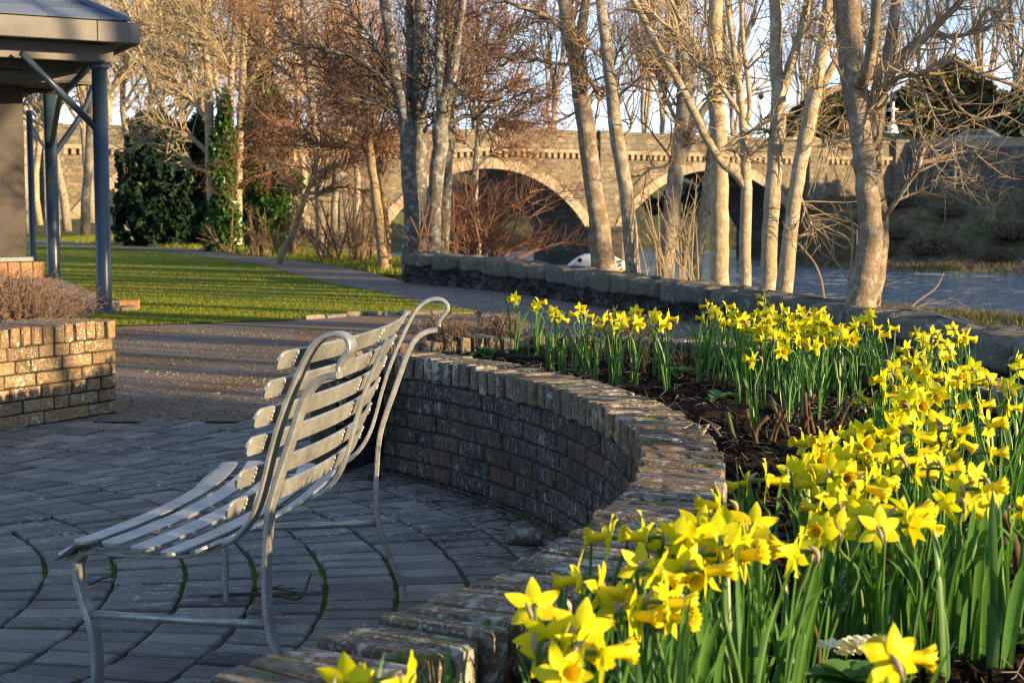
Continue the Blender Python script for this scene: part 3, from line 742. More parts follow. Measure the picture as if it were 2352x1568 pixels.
# weld beads where back slats meet the rails
for th in (TN, TM, TF):
    for i, (r, z) in enumerate(bp):
        a = bp[max(i - 1, 0)]; b = bp[min(i + 1, len(bp) - 1)]; dz_ = nrm(np.array([a[0] - b[0], a[1] - b[1]])); q = []
        for k in np.linspace(-.021, .021, 12): q.append(rz3(r + dz_[0] * k + .005, z + dz_[1] * k, th) + np.append(et(th) * -.0185, 0) + rng.normal(0, .0007, 3))
        w = MB(); tubes(w, np.array(q), (.0034 + .0014 * np.sin(np.arange(12) * 2.3 + i) + rng.normal(0, .0004, 12)) * np.minimum(1, np.array([.5] + [1] * 10 + [.5])), 7, True); w.obj('weld', M['metal'], bench, True)

# ------------------------------------------------------------------ bandstand shelter
p1 = G(240, 715); p2 = G(125, 671)
bs = empty('bandstand', p1, 'slate-roofed grey bandstand on round dark posts, beside the lawn', 'bandstand')
u = nrm(np.array([.80, .60])); v = nrm((p2 - p1)[:2])
def bpt(c, a, b, z): q = np.array(c[:2]) + u * a + v * b; return np.array([q[0], q[1], z])
def post(p, r, z1, z0=-.02, name='post', mat='paint'):
    m = MB(); tube(m, [(p[0], p[1], z0), (p[0], p[1], z0 + .02), (p[0], p[1], z1)], r, 24); m.obj(name, M[mat], bs, True)
ztop1 = P(240, 140, p1[1])[2]
post(p1, .080, ztop1); post(p2, .080, ztop1)
p3 = G(77, 646); p4 = G(42, 628)
post(p3, .045, ztop1 - .2, name='downpipe'); post(p4, .06, ztop1)
p0 = bpt(p1, -3.9, 0, 0); post(p0, .08, ztop1)
fc = P(318, 77, p1[1] - .35)                             # corner of the fascia
zf1, zf0 = P(318, 54, fc[1])[2], P(318, 101, fc[1])[2]
zb1, zb0 = P(269, 104, p1[1])[2], P(269, 144, p1[1])[2]
m = MB(); q0 = np.array([fc[0], fc[1], (zf0 + zf1) / 2])
def fbeam(c, a0, a1, dirv, z0, z1, th, name, mat):
    m = MB(); s = np.array([c[0], c[1], (z0 + z1) / 2]); d = np.append(dirv, 0)
    beam(m, s + d * a0, s + d * a1, th, z1 - z0, .006); return m.obj(name, M[mat], bs)
fbeam(fc, -6, -.46, u, zf0, zf1, .05, 'fascia', 'fascia'); fbeam(fc, -.455, 0, u, zf0, zf1, .05, 'fascia', 'fascia')
fbeam(fc + np.append(v * .03, 0), 0.0, 8, v, zf0, zf1, .05, 'fascia', 'fascia')
bc = p1 + np.append(u * .14, 0)
fbeam(bc - np.append(v * .02, 0), -6, 0, u, zb0, zb1, .10, 'beam', 'fascia'); fbeam(p1 + np.append(v * .1, 0), 0, 7.6, v, zb0, zb1, .10, 'beam', 'fascia')
m = MB(); s_ = [bpt(fc, -.04, .04, zf0 + .03), bpt(fc, -6, .04, zf0 + .03), bpt(fc, -6, 8, zf0 + .03), bpt(fc, -.04, 8, zf0 + .03)]
prism(m, s_, (0, 0, .02)); m.obj('soffit', M['fascia'], bs)
# slate roof: two slopes meeting in a hip
m = MB(); ez = zf1 + .015; pitch = .50
apex = bpt(fc, -3.4, 3.6, ez + 3.4 * pitch)
def slates(m, e0, e1, top, inw):
    L = np.linalg.norm(e1 - e0); ed = (e1 - e0) / L; rows = 17; up = None
    hgt_ = np.linalg.norm((top - e0) - ed * ((top - e0) @ ed)); sl = ((top - e0) - ed * ((top - e0) @ ed)) / hgt_
    nn = np.cross(ed, sl); nn = nn if nn[2] > 0 else -nn
    ta = (top - e0) @ ed
    for k in range(rows):
        h0, h1 = hgt_ * k / rows, hgt_ * (k + 1) / rows + .03
        a0 = ta * h0 / hgt_; a1 = L - (L - ta) * h0 / hgt_
        x = a0 - (.28 if k % 2 else 0)
        while x < a1:
            b0, b1 = max(x, a0), min(x + .55, a1)
            if b1 - b0 > .01:
                b0h = max(x, ta * h1 / hgt_); b1h = min(x + .55, L - (L - ta) * h1 / hgt_)
                if b1h > b0h:
                    g_ = .003
                    m.add([e0 + ed * (b0 + g_) + sl * h0 + nn * .016, e0 + ed * (b1 - g_) + sl * h0 + nn * .016, e0 + ed * (b1h - g_) + sl * h1 + nn * .004, e0 + ed * (b0h + g_) + sl * h1 + nn * .004,
                           e0 + ed * (b0 + g_) + sl * h0, e0 + ed * (b1 - g_) + sl * h0], [(0, 1, 2, 3), (4, 5, 1, 0)])
            x += .55
eA = bpt(fc, -7, 0.0, ez); eB = bpt(fc, -.10, .02, ez); eC = bpt(fc, -.10, 7.4, ez)
slates(m, eA, eB, apex, 0); slates(m, eB, eC, apex, 0)
rf = m.obj('roof', M['slate'], bs)
m = MB(); dn = np.array([0, 0, -.03])
m.add([eA + dn, eB + dn, apex + dn, eC + dn], None, [(0, 1, 2), (1, 3, 2)]); m.obj('roof_deck', M['column'], bs)
m = MB(); beam(m, eB + (0, 0, .02), apex + (0, 0, .03), .11, .05, .01); m.obj('hip_ridge', M['slate'], bs)
# braces
m = MB(); tube(m, [P(50, 122, p1[1] - .75), P(221, 296, p1[1])], .036, 14); m.obj('brace', M['paint'], bs, True)
m = MB(); tube(m, [P(218, 140, p1[1] + .2), P(138, 222, p1[1] + 1.9), p2 + (0, 0, 1.85)], .036, 14); m.obj('brace', M['paint'], bs, True)
m = MB(); tube(m, [p2 + (0, 0, 1.7), p2 + (.42, .1, 2.35), p2 + (.6, .15, 2.9)], .04, 12, n=12); m.obj('brace', M['paint'], bs, True)
# boarded inner panel and the lit ceiling
m = MB(); c = P(211, 190, p1[1] + 1.5)
for k in range(5):
    zz0 = c[2] + .115 * k
    beam(m, bpt(c, -5, 0, zz0 + .05), bpt(c, 0, 0, zz0 + .05), .03, .105, .008)
m.obj('boarding', M['fascia'], bs)
m = MB(); prism(m, [bpt(c, -5, .0, c[2] - .02), bpt(c, 0, 0, c[2] - .02), bpt(c, -.5, 3, c[2] + .0), bpt(c, -5, 3, c[2] + .0)], (0, 0, .015)); m.obj('ceiling_panel', M['fascia'], bs)
m = MB(); q = P(75, 208, p1[1] + 2.4); beam(m, q - np.append(u * .32, 0), q + np.append(u * .32, 0), .10, .06, .02); m.obj('ceiling_light', M['column'], bs)
# central column on a brick plinth, on a paved mound
pc = P(67, 652, 19.2); cz = P(45, 597, 19.2)[2]; xr = P(45, 600, 19.2)[0]
cc = np.array([xr - .62, 19.6])
def rect(c, h, z0, z1, mat, name, ch=.006):
    m = MB(); obox(m, (c[0], c[1], (z0 + z1) / 2), u, h, h, (z1 - z0) / 2, ch); return m.obj(name, M[mat], bs)
rect(cc, .44, cz, ztop1 + .1, 'column', 'column'); rect(cc, .50, cz - .03, cz + .03, 'paint', 'column_base')
for zq in (cz + .75, cz + 1.55): rect(cc, .443, zq, zq + .012, 'black', 'panel_joint', .001)
for pq in (p1, p2):
    m = MB(); lathe(m, [(.081, -.01), (.125, -.01), (.125, .018), (.082, .022)], (pq[0], pq[1], 0), 20); m.obj('base_plate', M['paint'], bs, True)
    m = MB(); lathe(m, [(.081, 0), (.10, 0), (.10, .06), (.081, .06)], (pq[0], pq[1], ztop1 - .09), 20); m.obj('bracket', M['paint'], bs, True)
mound0 = .30
m = MB()
n = 34; a = (np.arange(n) + .5) / n * 2 * math.pi; hr = .60
ctop = []; per = 8 * hr
for k in range(32):
    s_ = (k + .5) * per / 32; side = int(s_ // (2 * hr)); t_ = s_ % (2 * hr) - hr
    d1 = [u, np.array([-u[1], u[0]]), -u, -np.array([-u[1], u[0]])][side]; d2 = np.array([-d1[1], d1[0]])
    q = cc + d2 * (hr - .055) + d1 * (t_)
    m2 = (q[0], q[1], cz - .14)
    obox(m, m2, d1, per / 64 - .006, .052, .108, .006)
m.obj('plinth', M['plinthbrick'], bs)
rect(cc, hr - .09, -.02, cz - .04, 'mortar', 'plinth_core')
K1 = G(292, 712)[:2]; KK = [K1 - u * 6.5, K1, K1 + v * 5.2, K1 - u * 6.5 + v * 5.2]
w2_ = np.array([-u[1], u[0]]); tp_ = [cc + u * (-.7) - w2_ * .7, cc + u * .7 - w2_ * .7, cc + u * .7 + w2_ * .7, cc - u * .7 + w2_ * .7]; ztm = cz - .22
m = MB()
for k in range(4):
    a, b, c_, d_ = KK[k], KK[(k + 1) % 4], tp_[(k + 1) % 4], tp_[k]
    V = np.array([[np.append((a * (1 - s_) + b * s_) * (1 - t_) + (d_ * (1 - s_) + c_ * s_) * t_, .01 + ztm * t_ ** .9) for s_ in np.linspace(0, 1, 20)] for t_ in np.linspace(0, 1, 14)]); grid(m, V)
apron = m.obj('mound', M['apron'], bs)
m = MB(); cen = []; ang = []
for a, b in ((KK[0], KK[1]), (KK[1], KK[2])):
    L_ = np.linalg.norm(b - a); dd_ = (b - a) / L_
    for s_ in np.arange(.05, L_, .112): q = a + dd_ * s_; cen.append((q[0], q[1], .0)); ang.append(math.atan2(dd_[1], dd_[0]))
cboxes(m, cen, (.051, .105, .04), .006, None, .003, rng, np.array(ang)); m.obj('edging', M['apronedge'], bs)

# ------------------------------------------------------------------ stone bridge
BA = math.radians(27); bu = np.array([math.cos(BA), math.sin(BA)]); bn = np.array([math.sin(BA), -math.cos(BA)])
B0 = P(1122, 387, 104)
def bface(x, y):                                         # pixel on the bridge's face -> (t, z)
    r = ray(x, y); k = (B0[:2] @ bn) / (r[:2] @ bn); p = np.array([0, 0, H]) + r * k
    return (p[:2] - B0[:2]) @ bu, p[2]
def b3(t, z, out=0.0): q = B0[:2] + bu * t + bn * out; return np.array([q[0], q[1], z])
br = empty('stone_bridge', b3(0, -3.2), 'old sandstone road bridge with segmental arches spanning the river', 'bridge')
zc = bface(1122, 387)[1]; tsp, zsp = bface(1350, 534); hs = tsp
rise = zc - zsp; RA = (hs * hs + rise * rise) / (2 * rise)
t2l = bface(1426, 520)[0]; pit2 = t2l + hs
tr0 = bface(709, 548)[0]; tr1 = bface(100, 552)[0]
ARCH = [tr1 - hs, tr0 - hs, 0.0, pit2]
zstr = lambda t: np.interp(t, [bface(1000, 352)[0], bface(1122, 347)[0], bface(1853, 366)[0]], [bface(1000, 352)[1], bface(1122, 347)[1], bface(1853, 366)[1]])
zpar = lambda t: np.interp(t, [bface(700, 296)[0], bface(1240, 297)[0], bface(1500, 306)[0], bface(1900, 322)[0], bface(2400, 330)[0]], [bface(700, 296)[1], bface(1240, 297)[1], bface(1500, 306)[1], bface(1900, 322)[1], bface(2400, 330)[1]])
TL, TR = ARCH[0] - hs - 6, bface(2062, 400)[0]
DEP = 7.5
def zi(t):                                               # underside of the structure above t: arch or the river bed
    z = np.full_like(np.asarray(t, float), -4.2)
    for c in ARCH:
        d = np.abs(t - c); z = np.where(d < hs, zc - RA + np.sqrt(np.maximum(RA * RA - d * d, 0)), z)
    return z
brk = sorted(set([TL, TR] + [c + s for c in ARCH for s in (-hs, hs)])); ts = []
for a, b in zip(brk[:-1], brk[1:]): ts.append(np.linspace(a + 1e-4, b - 1e-4, max(3, int((b - a) / .35))))
body = MB()
for seg in ts:
    lo = zi(seg); hi = zstr(seg)
    F0 = np.array([[b3(t, l), b3(t, h_)] for t, l, h_ in zip(seg, lo, hi)]); grid(body, F0[::-1])
    Bk = np.array([[b3(t, l, -DEP), b3(t, h_, -DEP)] for t, l, h_ in zip(seg, lo, hi)]); grid(body, Bk)
body.obj('spandrel_wall', M['bridge'], br)
va = MB()
for seg in ts:
    lo = zi(seg); grid(va, np.array([[b3(t, l, -q) for q in np.linspace(0.0, DEP, 4)] for t, l in zip(seg, lo)]))
for c in ARCH:
    for s in (-hs, hs):
        grid(va, np.array([[b3(c + s, z, -q) for q in np.linspace(0, DEP, 4)] for z in np.linspace(-4.2, zsp, 4)]))
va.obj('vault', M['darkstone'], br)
for c in ARCH[1:] + ARCH[:1]:                           # dressed voussoirs, one ring to each arch
    m = MB(); a0 = math.asin(hs / RA); nV = 37; cen = []
    for k in range(nV):
        a = -a0 + (k + .5) * 2 * a0 / nV; da = a0 / nV
        t0 = .62 + rng.normal(0, .03)
        pp = []
        for (aa, rr_) in ((a - da * .95, RA), (a + da * .95, RA), (a + da * .95, RA + t0), (a - da * .95, RA + t0)):
            pp.append((c + rr_ * math.sin(aa), zc - RA + rr_ * math.cos(aa)))
        f = [b3(t, z, .10 + rng.uniform(0, .02)) for t, z in pp]; prism(m, f, np.append(-bn * .5, 0))
    m.obj('arch_ring', M['ashlar'], br)
m = MB(); seg = np.linspace(TL, TR, 80)
for (o0, o1, da, db) in ((.0, .28, .0, .22), ):
    q = [np.array([b3(t, zstr(t) + z, o) for t in seg]) for o, z in ((0, 0), (.28, 0), (.28, .22), (0, .26))]
    grid(m, np.array(q))
m.obj('string_course', M['ashlar'], br)
m = MB()
t = TL
while t < TR:
    z = zstr(t); beam(m, b3(t - .12, z - .17, .10), b3(t + .12, z - .17, .10), .24, .32, .02); t += .44
m.obj('corbel_course', M['ashlar'], br)
m = MB()
q = [np.array([b3(t, z(t), o) for t in seg]) for o, z in ((.06, lambda t: zstr(t) + .22), (.06, lambda t: zpar(t) - .2), (.16, lambda t: zpar(t) - .2), (.16, lambda t: zpar(t)), (-.5, lambda t: zpar(t) + .02), (-.5, lambda t: zstr(t)))]
grid(m, np.array(q))
m.obj('parapet', M['parapet'], br)
m = MB(); q = [np.array([b3(t, zstr(t) + .1, o) for t in seg]) for o in (-.5, -DEP)]; grid(m, np.array(q)); m.obj('deck', M['path'], br)
m = MB(); q = [np.array([b3(t, z(t), o) for t in seg]) for o, z in ((-DEP + .5, lambda t: zstr(t)), (-DEP + .5, lambda t: zpar(t)), (-DEP, lambda t: zpar(t)), (-DEP, lambda t: zstr(t)))]; grid(m, np.array(q)); m.obj('parapet', M['parapet'], br)
for (ca, cb) in ((ARCH[0] + hs, ARCH[1] - hs), (ARCH[1] + hs, ARCH[2] - hs), (ARCH[2] + hs, ARCH[3] - hs)):   # piers with pointed cutwaters
    mid = (ca + cb) / 2; m = MB(); zt_ = zsp + .15
    prism(m, [b3(ca - .15, -4.2, .25), b3(ca - .05, -4.2, 1.0), b3(mid, -4.2, 2.3), b3(cb + .05, -4.2, 1.0), b3(cb + .15, -4.2, .25)], (0, 0, zt_ + 4.2))
    prism(m, [b3(ca - .22, zt_, .2), b3(ca - .1, zt_, 1.08), b3(mid, zt_, 2.42), b3(cb + .1, zt_, 1.08), b3(cb + .22, zt_, .2)], (0, 0, .25))
    m.obj('pier', M['bridge'], br)
    m = MB(); prism(m, [b3(mid - .55, zt_ + .25, .02), b3(mid - .55, zt_ + .25, .42), b3(mid + .55, zt_ + .25, .42), b3(mid + .55, zt_ + .25, .02)], (0, 0, float(zpar(mid)) - zt_ - .2)); m.obj('pilaster', M['parapet'], br)
ta = bface(1872, 400)[0]
m = MB(); prism(m, [b3(ta - .9, -4, .02), b3(ta - .9, -4, .6), b3(ta + .6, -4, .6), b3(ta + .6, -4, .02)], (0, 0, float(zpar(ta)) + 4.05)); m.obj('pilaster', M['parapet'], br)
m = MB(); ta = bface(2062, 400)[0]; prism(m, [b3(ta - .6, -2, .02), b3(ta - .6, -2, .5), b3(ta + .6, -2, .5), b3(ta + .6, -2, .02)], (0, 0, float(zpar(ta)) + 2.1)); m.obj('pilaster', M['parapet'], br)

# retaining wall of the bridge's approach, the far bank below it
wa = b3(TR, 0, -.1)[:2]; wb = P(2470, 400, 112)[:2]
wd = nrm(wb - wa); rw = empty('retaining_wall', (*wa, 0), 'shaded stone retaining wall above the far river bank, right of the bridge', 'wall')
zt0, zt1 = P(2070, 340, wa[1])[2], P(2352, 336, wb[1])[2]
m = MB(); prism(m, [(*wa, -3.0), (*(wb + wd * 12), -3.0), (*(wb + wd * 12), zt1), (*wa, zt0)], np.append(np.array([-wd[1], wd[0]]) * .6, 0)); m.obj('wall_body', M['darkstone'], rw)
m = MB(); off = np.array([-wd[1], wd[0]])
prism(m, [(*(wa + wd * 2), zt0), (*(wb + wd * 12), zt1), (*(wb + wd * 12), zt1 + .62), (*(wa + wd * 2), zt0 + .62)], np.append(off * .45, 0)); m.obj('parapet', M['ashlar'], rw)
pp_ = P(2193, 395, (wa[1] + wb[1]) / 2 - .4)
m = MB(); tube(m, [(pp_[0], pp_[1], -1.2), (pp_[0], pp_[1], zt0 - .3)], .10, 10); tag(m.obj('drainpipe', M['parapet'], rw, True), None)
# far bank
fb = MB(); wl = [P(1700, 612, 118)[:2], P(1900, 614, 103)[:2], P(2100, 618, 96)[:2], P(2352, 627, 93)[:2], P(2700, 640, 88)[:2], P(3300, 640, 80)[:2]]
wl = spline([np.append(p, 0) for p in wl], 90)[:, :2]; tt = np.linspace(0, 1, 40)
V = []
for i, p in enumerate(wl):
    row = []
    for t in tt:
        q = p + np.array([.10, 1.0]) * t * 24
        zz_ = -3.7 + .9 * sst(0, .06, t) + .5 * sst(.08, .3, t) + 3.0 * sst(.24, .52, t) + .8 * sst(.5, 1, t)
        row.append((q[0], q[1], zz_ + .28 * hn(q[0] * .9, q[1] * .9) * sst(.02, .1, t) + rng.normal(0, .05)))
    V.append(row)
grid(fb, np.array(V)); 
t_ = NT('far_bank_turf'); c = t_.mix(t_.ramp(t_.noise(.6, 5, .65), [(.38, 0), (.62, 1)]), (.23, .165, .115), (.095, .12, .045))
M['bank'] = t_.done(t_.pbsdf(t_.mix(.7, c, t_.ramp(t_.noise(1.3, 7, .75), [(.35, .3), (.65, 1.5)]), 'MULTIPLY'), .95, nor=t_.bump(t_.noise(3, 6, .8), .9, .3), spec=.1))
tag(fb.obj('far_bank', M['bank'], None, True), kind='structure')
n = 26000; ii = rng.integers(0, len(wl) - 1, n); tq = rng.uniform(.03, .8, n); Vn = np.array(V)
ti = (tq * 39).astype(int); pz = Vn[ii, ti]; pz = pz + rng.uniform(-.4, .4, (n, 3)) * [1, 1, 0]
tag(blades('bank_grass', pz[:, 0], pz[:, 1], pz[:, 2] - .05, .30, .03, M['bankgrass'], .8), kind='stuff')
BANKV = Vn

# lamps on the bridge parapet, a car on the approach
def lamp(x, y, d, k, label):
    p = P(x, y, d); o = empty('street_lamp', p, label, 'street lamp', 'white lamps along the bridge parapet'); m = MB()
    lathe(m, [(.42 * k, 0), (.42 * k, .08), (.34 * k, .16), (.36 * k, .30), (.30 * k, .5), (.15 * k, .62), (.12 * k, .75), (.20 * k, .83), (.12 * k, .90), (.10 * k, 1.5), (.16 * k, 1.6), (.36 * k, 1.66), (.36 * k, 1.72), (.1 * k, 1.78), (.08 * k, 2.2)], p, 14); m.obj('post', M['white'], o, True)
    m = MB(); lathe(m, [(.08 * k, 2.2), (.2 * k, 2.3), (.26 * k, 2.5), (.2 * k, 2.7), (0, 2.8)], p, 14); m.obj('lamp_globe', M['glass'], o, True)
zl = bface(2050, 308)
lamp(2050, 306, b3(zl[0], 0)[1] + .2, 1.0, 'white ornate lamp on the bridge end behind hanging twigs of the thick right tree')
zl = bface(1747, 306); lamp(1747, 304, b3(zl[0], 0)[1] + .2, .8, 'white ornate lamp on the bridge parapet seen between two pale trunks')
cp_ = P(2262, 344, 124); car = empty('parked_car', cp_, 'silver car on the bridge approach behind the parapet at the right', 'car', rz=math.atan2(wd[1], wd[0]))
cx = Vector(cp_); ca, sa = wd
def cw(x, y, z): return np.array([cp_[0] + x * ca - y * sa, cp_[1] + x * sa + y * ca, cp_[2] + z])
m = MB(); prism(m, [cw(*q) for q in ((-2.05, -.85, .35), (2.1, -.85, .35), (2.15, -.85, .7), (1.9, -.85, .9), (1.0, -.85, 1.0), (.35, -.85, 1.45), (-1.1, -.85, 1.5), (-1.85, -.85, 1.05), (-2.1, -.85, .95))], cw(0, 1.7, 0) - cw(0, 0, 0)); bd = m.obj('body', M['carpaint'], car)
m = MB(); prism(m, [cw(*q) for q in ((-1.55, -.87, 1.05), (.75, -.87, 1.05), (.28, -.87, 1.38), (-1.05, -.87, 1.42))], cw(0, .01, 0) - cw(0, 0, 0)); m.obj('window', M['glass'], car)
m = MB(); prism(m, [cw(*q) for q in ((-2.12, -.86, .75), (-1.9, -.87, .75), (-1.9, -.87, .95), (-2.1, -.87, .95))], cw(0, .01, 0) - cw(0, 0, 0)); m.obj('tail_light', M['red'], car)
for xx_ in (-1.3, 1.35):
    for yy_ in (-.8, .8):
        m = MB(); tube(m, [cw(xx_, yy_ - .1, .33), cw(xx_, yy_ + .1, .33)], .33, 18); wh = m.obj('wheel', M['rubber'], car)
        m = MB(); tube(m, [cw(xx_, yy_ - .12, .33), cw(xx_, yy_ + .12, .33)], .2, 14); rm = m.obj('rim', M['white'], car); rm.parent = wh

# ------------------------------------------------------------------ white boat ashore behind the wall
D = 20.6
def bq(x, y): return P(x, y, D)
bo = empty('boat', bq(1372, 640), 'white boat with a brown band lettered SKY, lying behind the stone wall between two trunks', 'boat')
m = MB()
out = [(1306.5, 619), (1306.5, 613), (1312, 607), (1322, 599), (1333, 592), (1344, 587), (1358, 585.5), (1376, 585), (1398, 586.5), (1415, 590), (1428, 597), (1438, 603), (1448, 611), (1455, 619)]
prism(m, [bq(*p) for p in out], (0, .5, 0)); m.obj('hull', M['white'], bo)
m = MB(); prism(m, [bq(*p) + (0, -.015, 0) for p in [(1400, 619), (1452, 619), (1452, 625), (1400, 625)]], (0, .5, 0)); m.obj('strake', M['ochre'], bo)
m = MB(); prism(m, [bq(*p) for p in [(1400, 625.1), (1450, 625.1), (1446, 652), (1402, 652)]], (0, .5, 0)); m.obj('hull', M['white'], bo)
m = MB(); c = bq(1332, 597.5); tube(m, [c + (0, -.012, 0), c + (0, .03, 0)], .027, 20); m.obj('porthole', M['black'], bo)
def text(s, p, size, rot, mat, parent, name='lettering'):
    cu = bpy.data.curves.new('tmp', 'FONT'); cu.body = s; cu.size = size; cu.extrude = .002; cu.align_x = 'LEFT'; cu.align_y = 'CENTER'
    t_o = bpy.data.objects.new('tmp', cu); COL.objects.link(t_o); me = bpy.data.meshes.new_from_object(t_o.evaluated_get(bpy.context.evaluated_depsgraph_get())); bpy.data.objects.remove(t_o); me.materials.clear(); me.materials.append(mat); o = bpy.data.objects.new(name, me); COL.objects.link(o); o.parent = parent
    o.location = tuple(np.array(p) - np.array(parent.location)); o.rotation_euler = rot
text('SKY', bq(1422.5, 597) + (0, -.008, 0), .085, (math.radians(90), math.radians(84), 0), M['black'], bo)
text('DA', bq(1422, 626.5) + (0, -.008, 0), .085, (math.radians(90), math.radians(84), 0), M['black'], bo)
# ------------------------------------------------------------------ trees
class Crown:
    def __init__(s, seed): s.r = np.random.default_rng(seed); s.mb = MB()
    def grow(s, pts, rad, cnt, t0, t1, Lr, ang, up=0.0, wig=.18, rs=.6, n=5, rmax=9, rmin=.002, k=4, bias=None, side=None, taper=.35):
        r = s.r; B, m, _ = pts.shape
        ln = np.linalg.norm(np.diff(pts, axis=1), axis=2).sum(1); pr = ln / ln.sum()
        i = r.choice(B, cnt, p=pr); t = r.uniform(t0, t1, cnt); f = t * (m - 1); a = np.minimum(f.astype(int), m - 2); w = (f - a)[:, None]
        st = pts[i, a] * (1 - w) + pts[i, a + 1] * w; tg = nrm(pts[i, a + 1] - pts[i, a]); pr_ = rad[i, a] * (1 - w[:, 0]) + rad[i, a + 1] * w[:, 0]
        pv_ = r.standard_normal((cnt, 3)); 
        if bias is not None: pv_ = pv_ + np.array(bias)
        pv_ = nrm(pv_ - tg * (pv_ * tg).sum(1, keepdims=True))
        an = np.radians(r.uniform(*ang, cnt))[:, None]; d = nrm(np.cos(an) * tg + np.sin(an) * pv_)
        L = r.uniform(*Lr, cnt) * (1 - .45 * t); step = (L / (n - 1))[:, None]
        P_ = [st]; 
        for q in range(n - 1):
            d = nrm(d + wig * r.standard_normal((cnt, 3)) + np.array([0, 0, up])); P_.append(P_[-1] + d * step)
        P_ = np.stack(P_, 1); r0 = np.clip(np.minimum(pr_ * rs, L * .028), rmin, rmax)
        R_ = r0[:, None] * np.linspace(1, taper, n)[None]
        tubes(s.mb, P_, R_, k); return P_, R_
def limbs(px, d, k=14, n=26, noise=.03, mb=None, r=None):       # px: lists of (x, y, width) or (x, y, width, depth shift)
    P_, R_ = [], []
    for line in px:
        p = np.array([P(q[0], q[1], d + (q[3] if len(q) > 3 else 0)) for q in line])
        w = np.array([q[2] * (d + (q[3] if len(q) > 3 else 0)) / F / 2 for q in line])
        p = spline(p, n); w = spline(np.stack([w, w, w], 1), n)[:, 0]
        p = p + r.normal(0, .05, p.shape) * w[:, None] * [1, .5, 0] if r is not None else p
        P_.append(p); R_.append(np.maximum(w, .003))
    P_ = np.array(P_); R_ = np.array(R_)
    if mb is not None: tubes(mb, P_, R_, k, True, noise, r)
    return P_, R_
def traced(label, d, trunks, branches, bark, twig, seed, t1=(30, (.5, 1.6)), t2=(260, (.25, .8)), t3=(900, (.12, .4)), up=.08, cat='tree', group=None, name='bare_tree', leaf=None, extra=None, tr=(.25, 1.0), r1=.02, bias=None, ang=(25, 65), rmin=.0035):
    base = P(trunks[0][0][0], trunks[0][0][1], d); base[2] = -.1
    root = empty(name, base, label, cat, group); c = Crown(seed); mb = MB()
    Tp, Tr = limbs(trunks, d, 16, 30, .025, mb, c.r)
    o = mb.obj('trunk', M[bark], root, True)
    lp, lr = Tp, Tr
    if branches:
        mb = MB(); Bp, Br = limbs(branches, d, 9, 30, .02, mb, c.r); mb.obj('branches', M[bark], root, True)
        lp = np.concatenate([Tp, Bp]); lr = np.concatenate([Tr, Br]); src = (Bp, Br)
    a = c.grow(lp, lr, t1[0], tr[0], tr[1], t1[1], ang, up, .14, .5, 7, .018, r1 * .25, 5, bias)
    srcp = a
    if branches:                                        # twigs also straight from the limbs
        c.grow(Bp, Br, t2[0] // 2, .2, 1, t2[1], (30, 75), up, .16, .5, 6, .02, rmin, 4)
    b = c.grow(*a, t2[0], .15, 1.0, t2[1], (25, 65), up, .16, .6, 6, .009, rmin, 4)
    e = c.grow(*b, t3[0], .15, 1.0, t3[1], (25, 65), up, .18, .7, 5, .01, rmin * .8, 3)
    c.mb.obj('crown', M[twig], root)
    if leaf:
        m = MB(); lm, cnt, sz = leaf; pts = np.concatenate([e[0][:, 2:].reshape(-1, 3), b[0][:, 3:].reshape(-1, 3)])
        q = pts[c.r.integers(0, len(pts), cnt)] + c.r.normal(0, .05, (cnt, 3)); leafq(m, q, sz, c.r, aspect=.45)
        m.obj('catkins', M[lm], root)
    return root, c, lp, lr

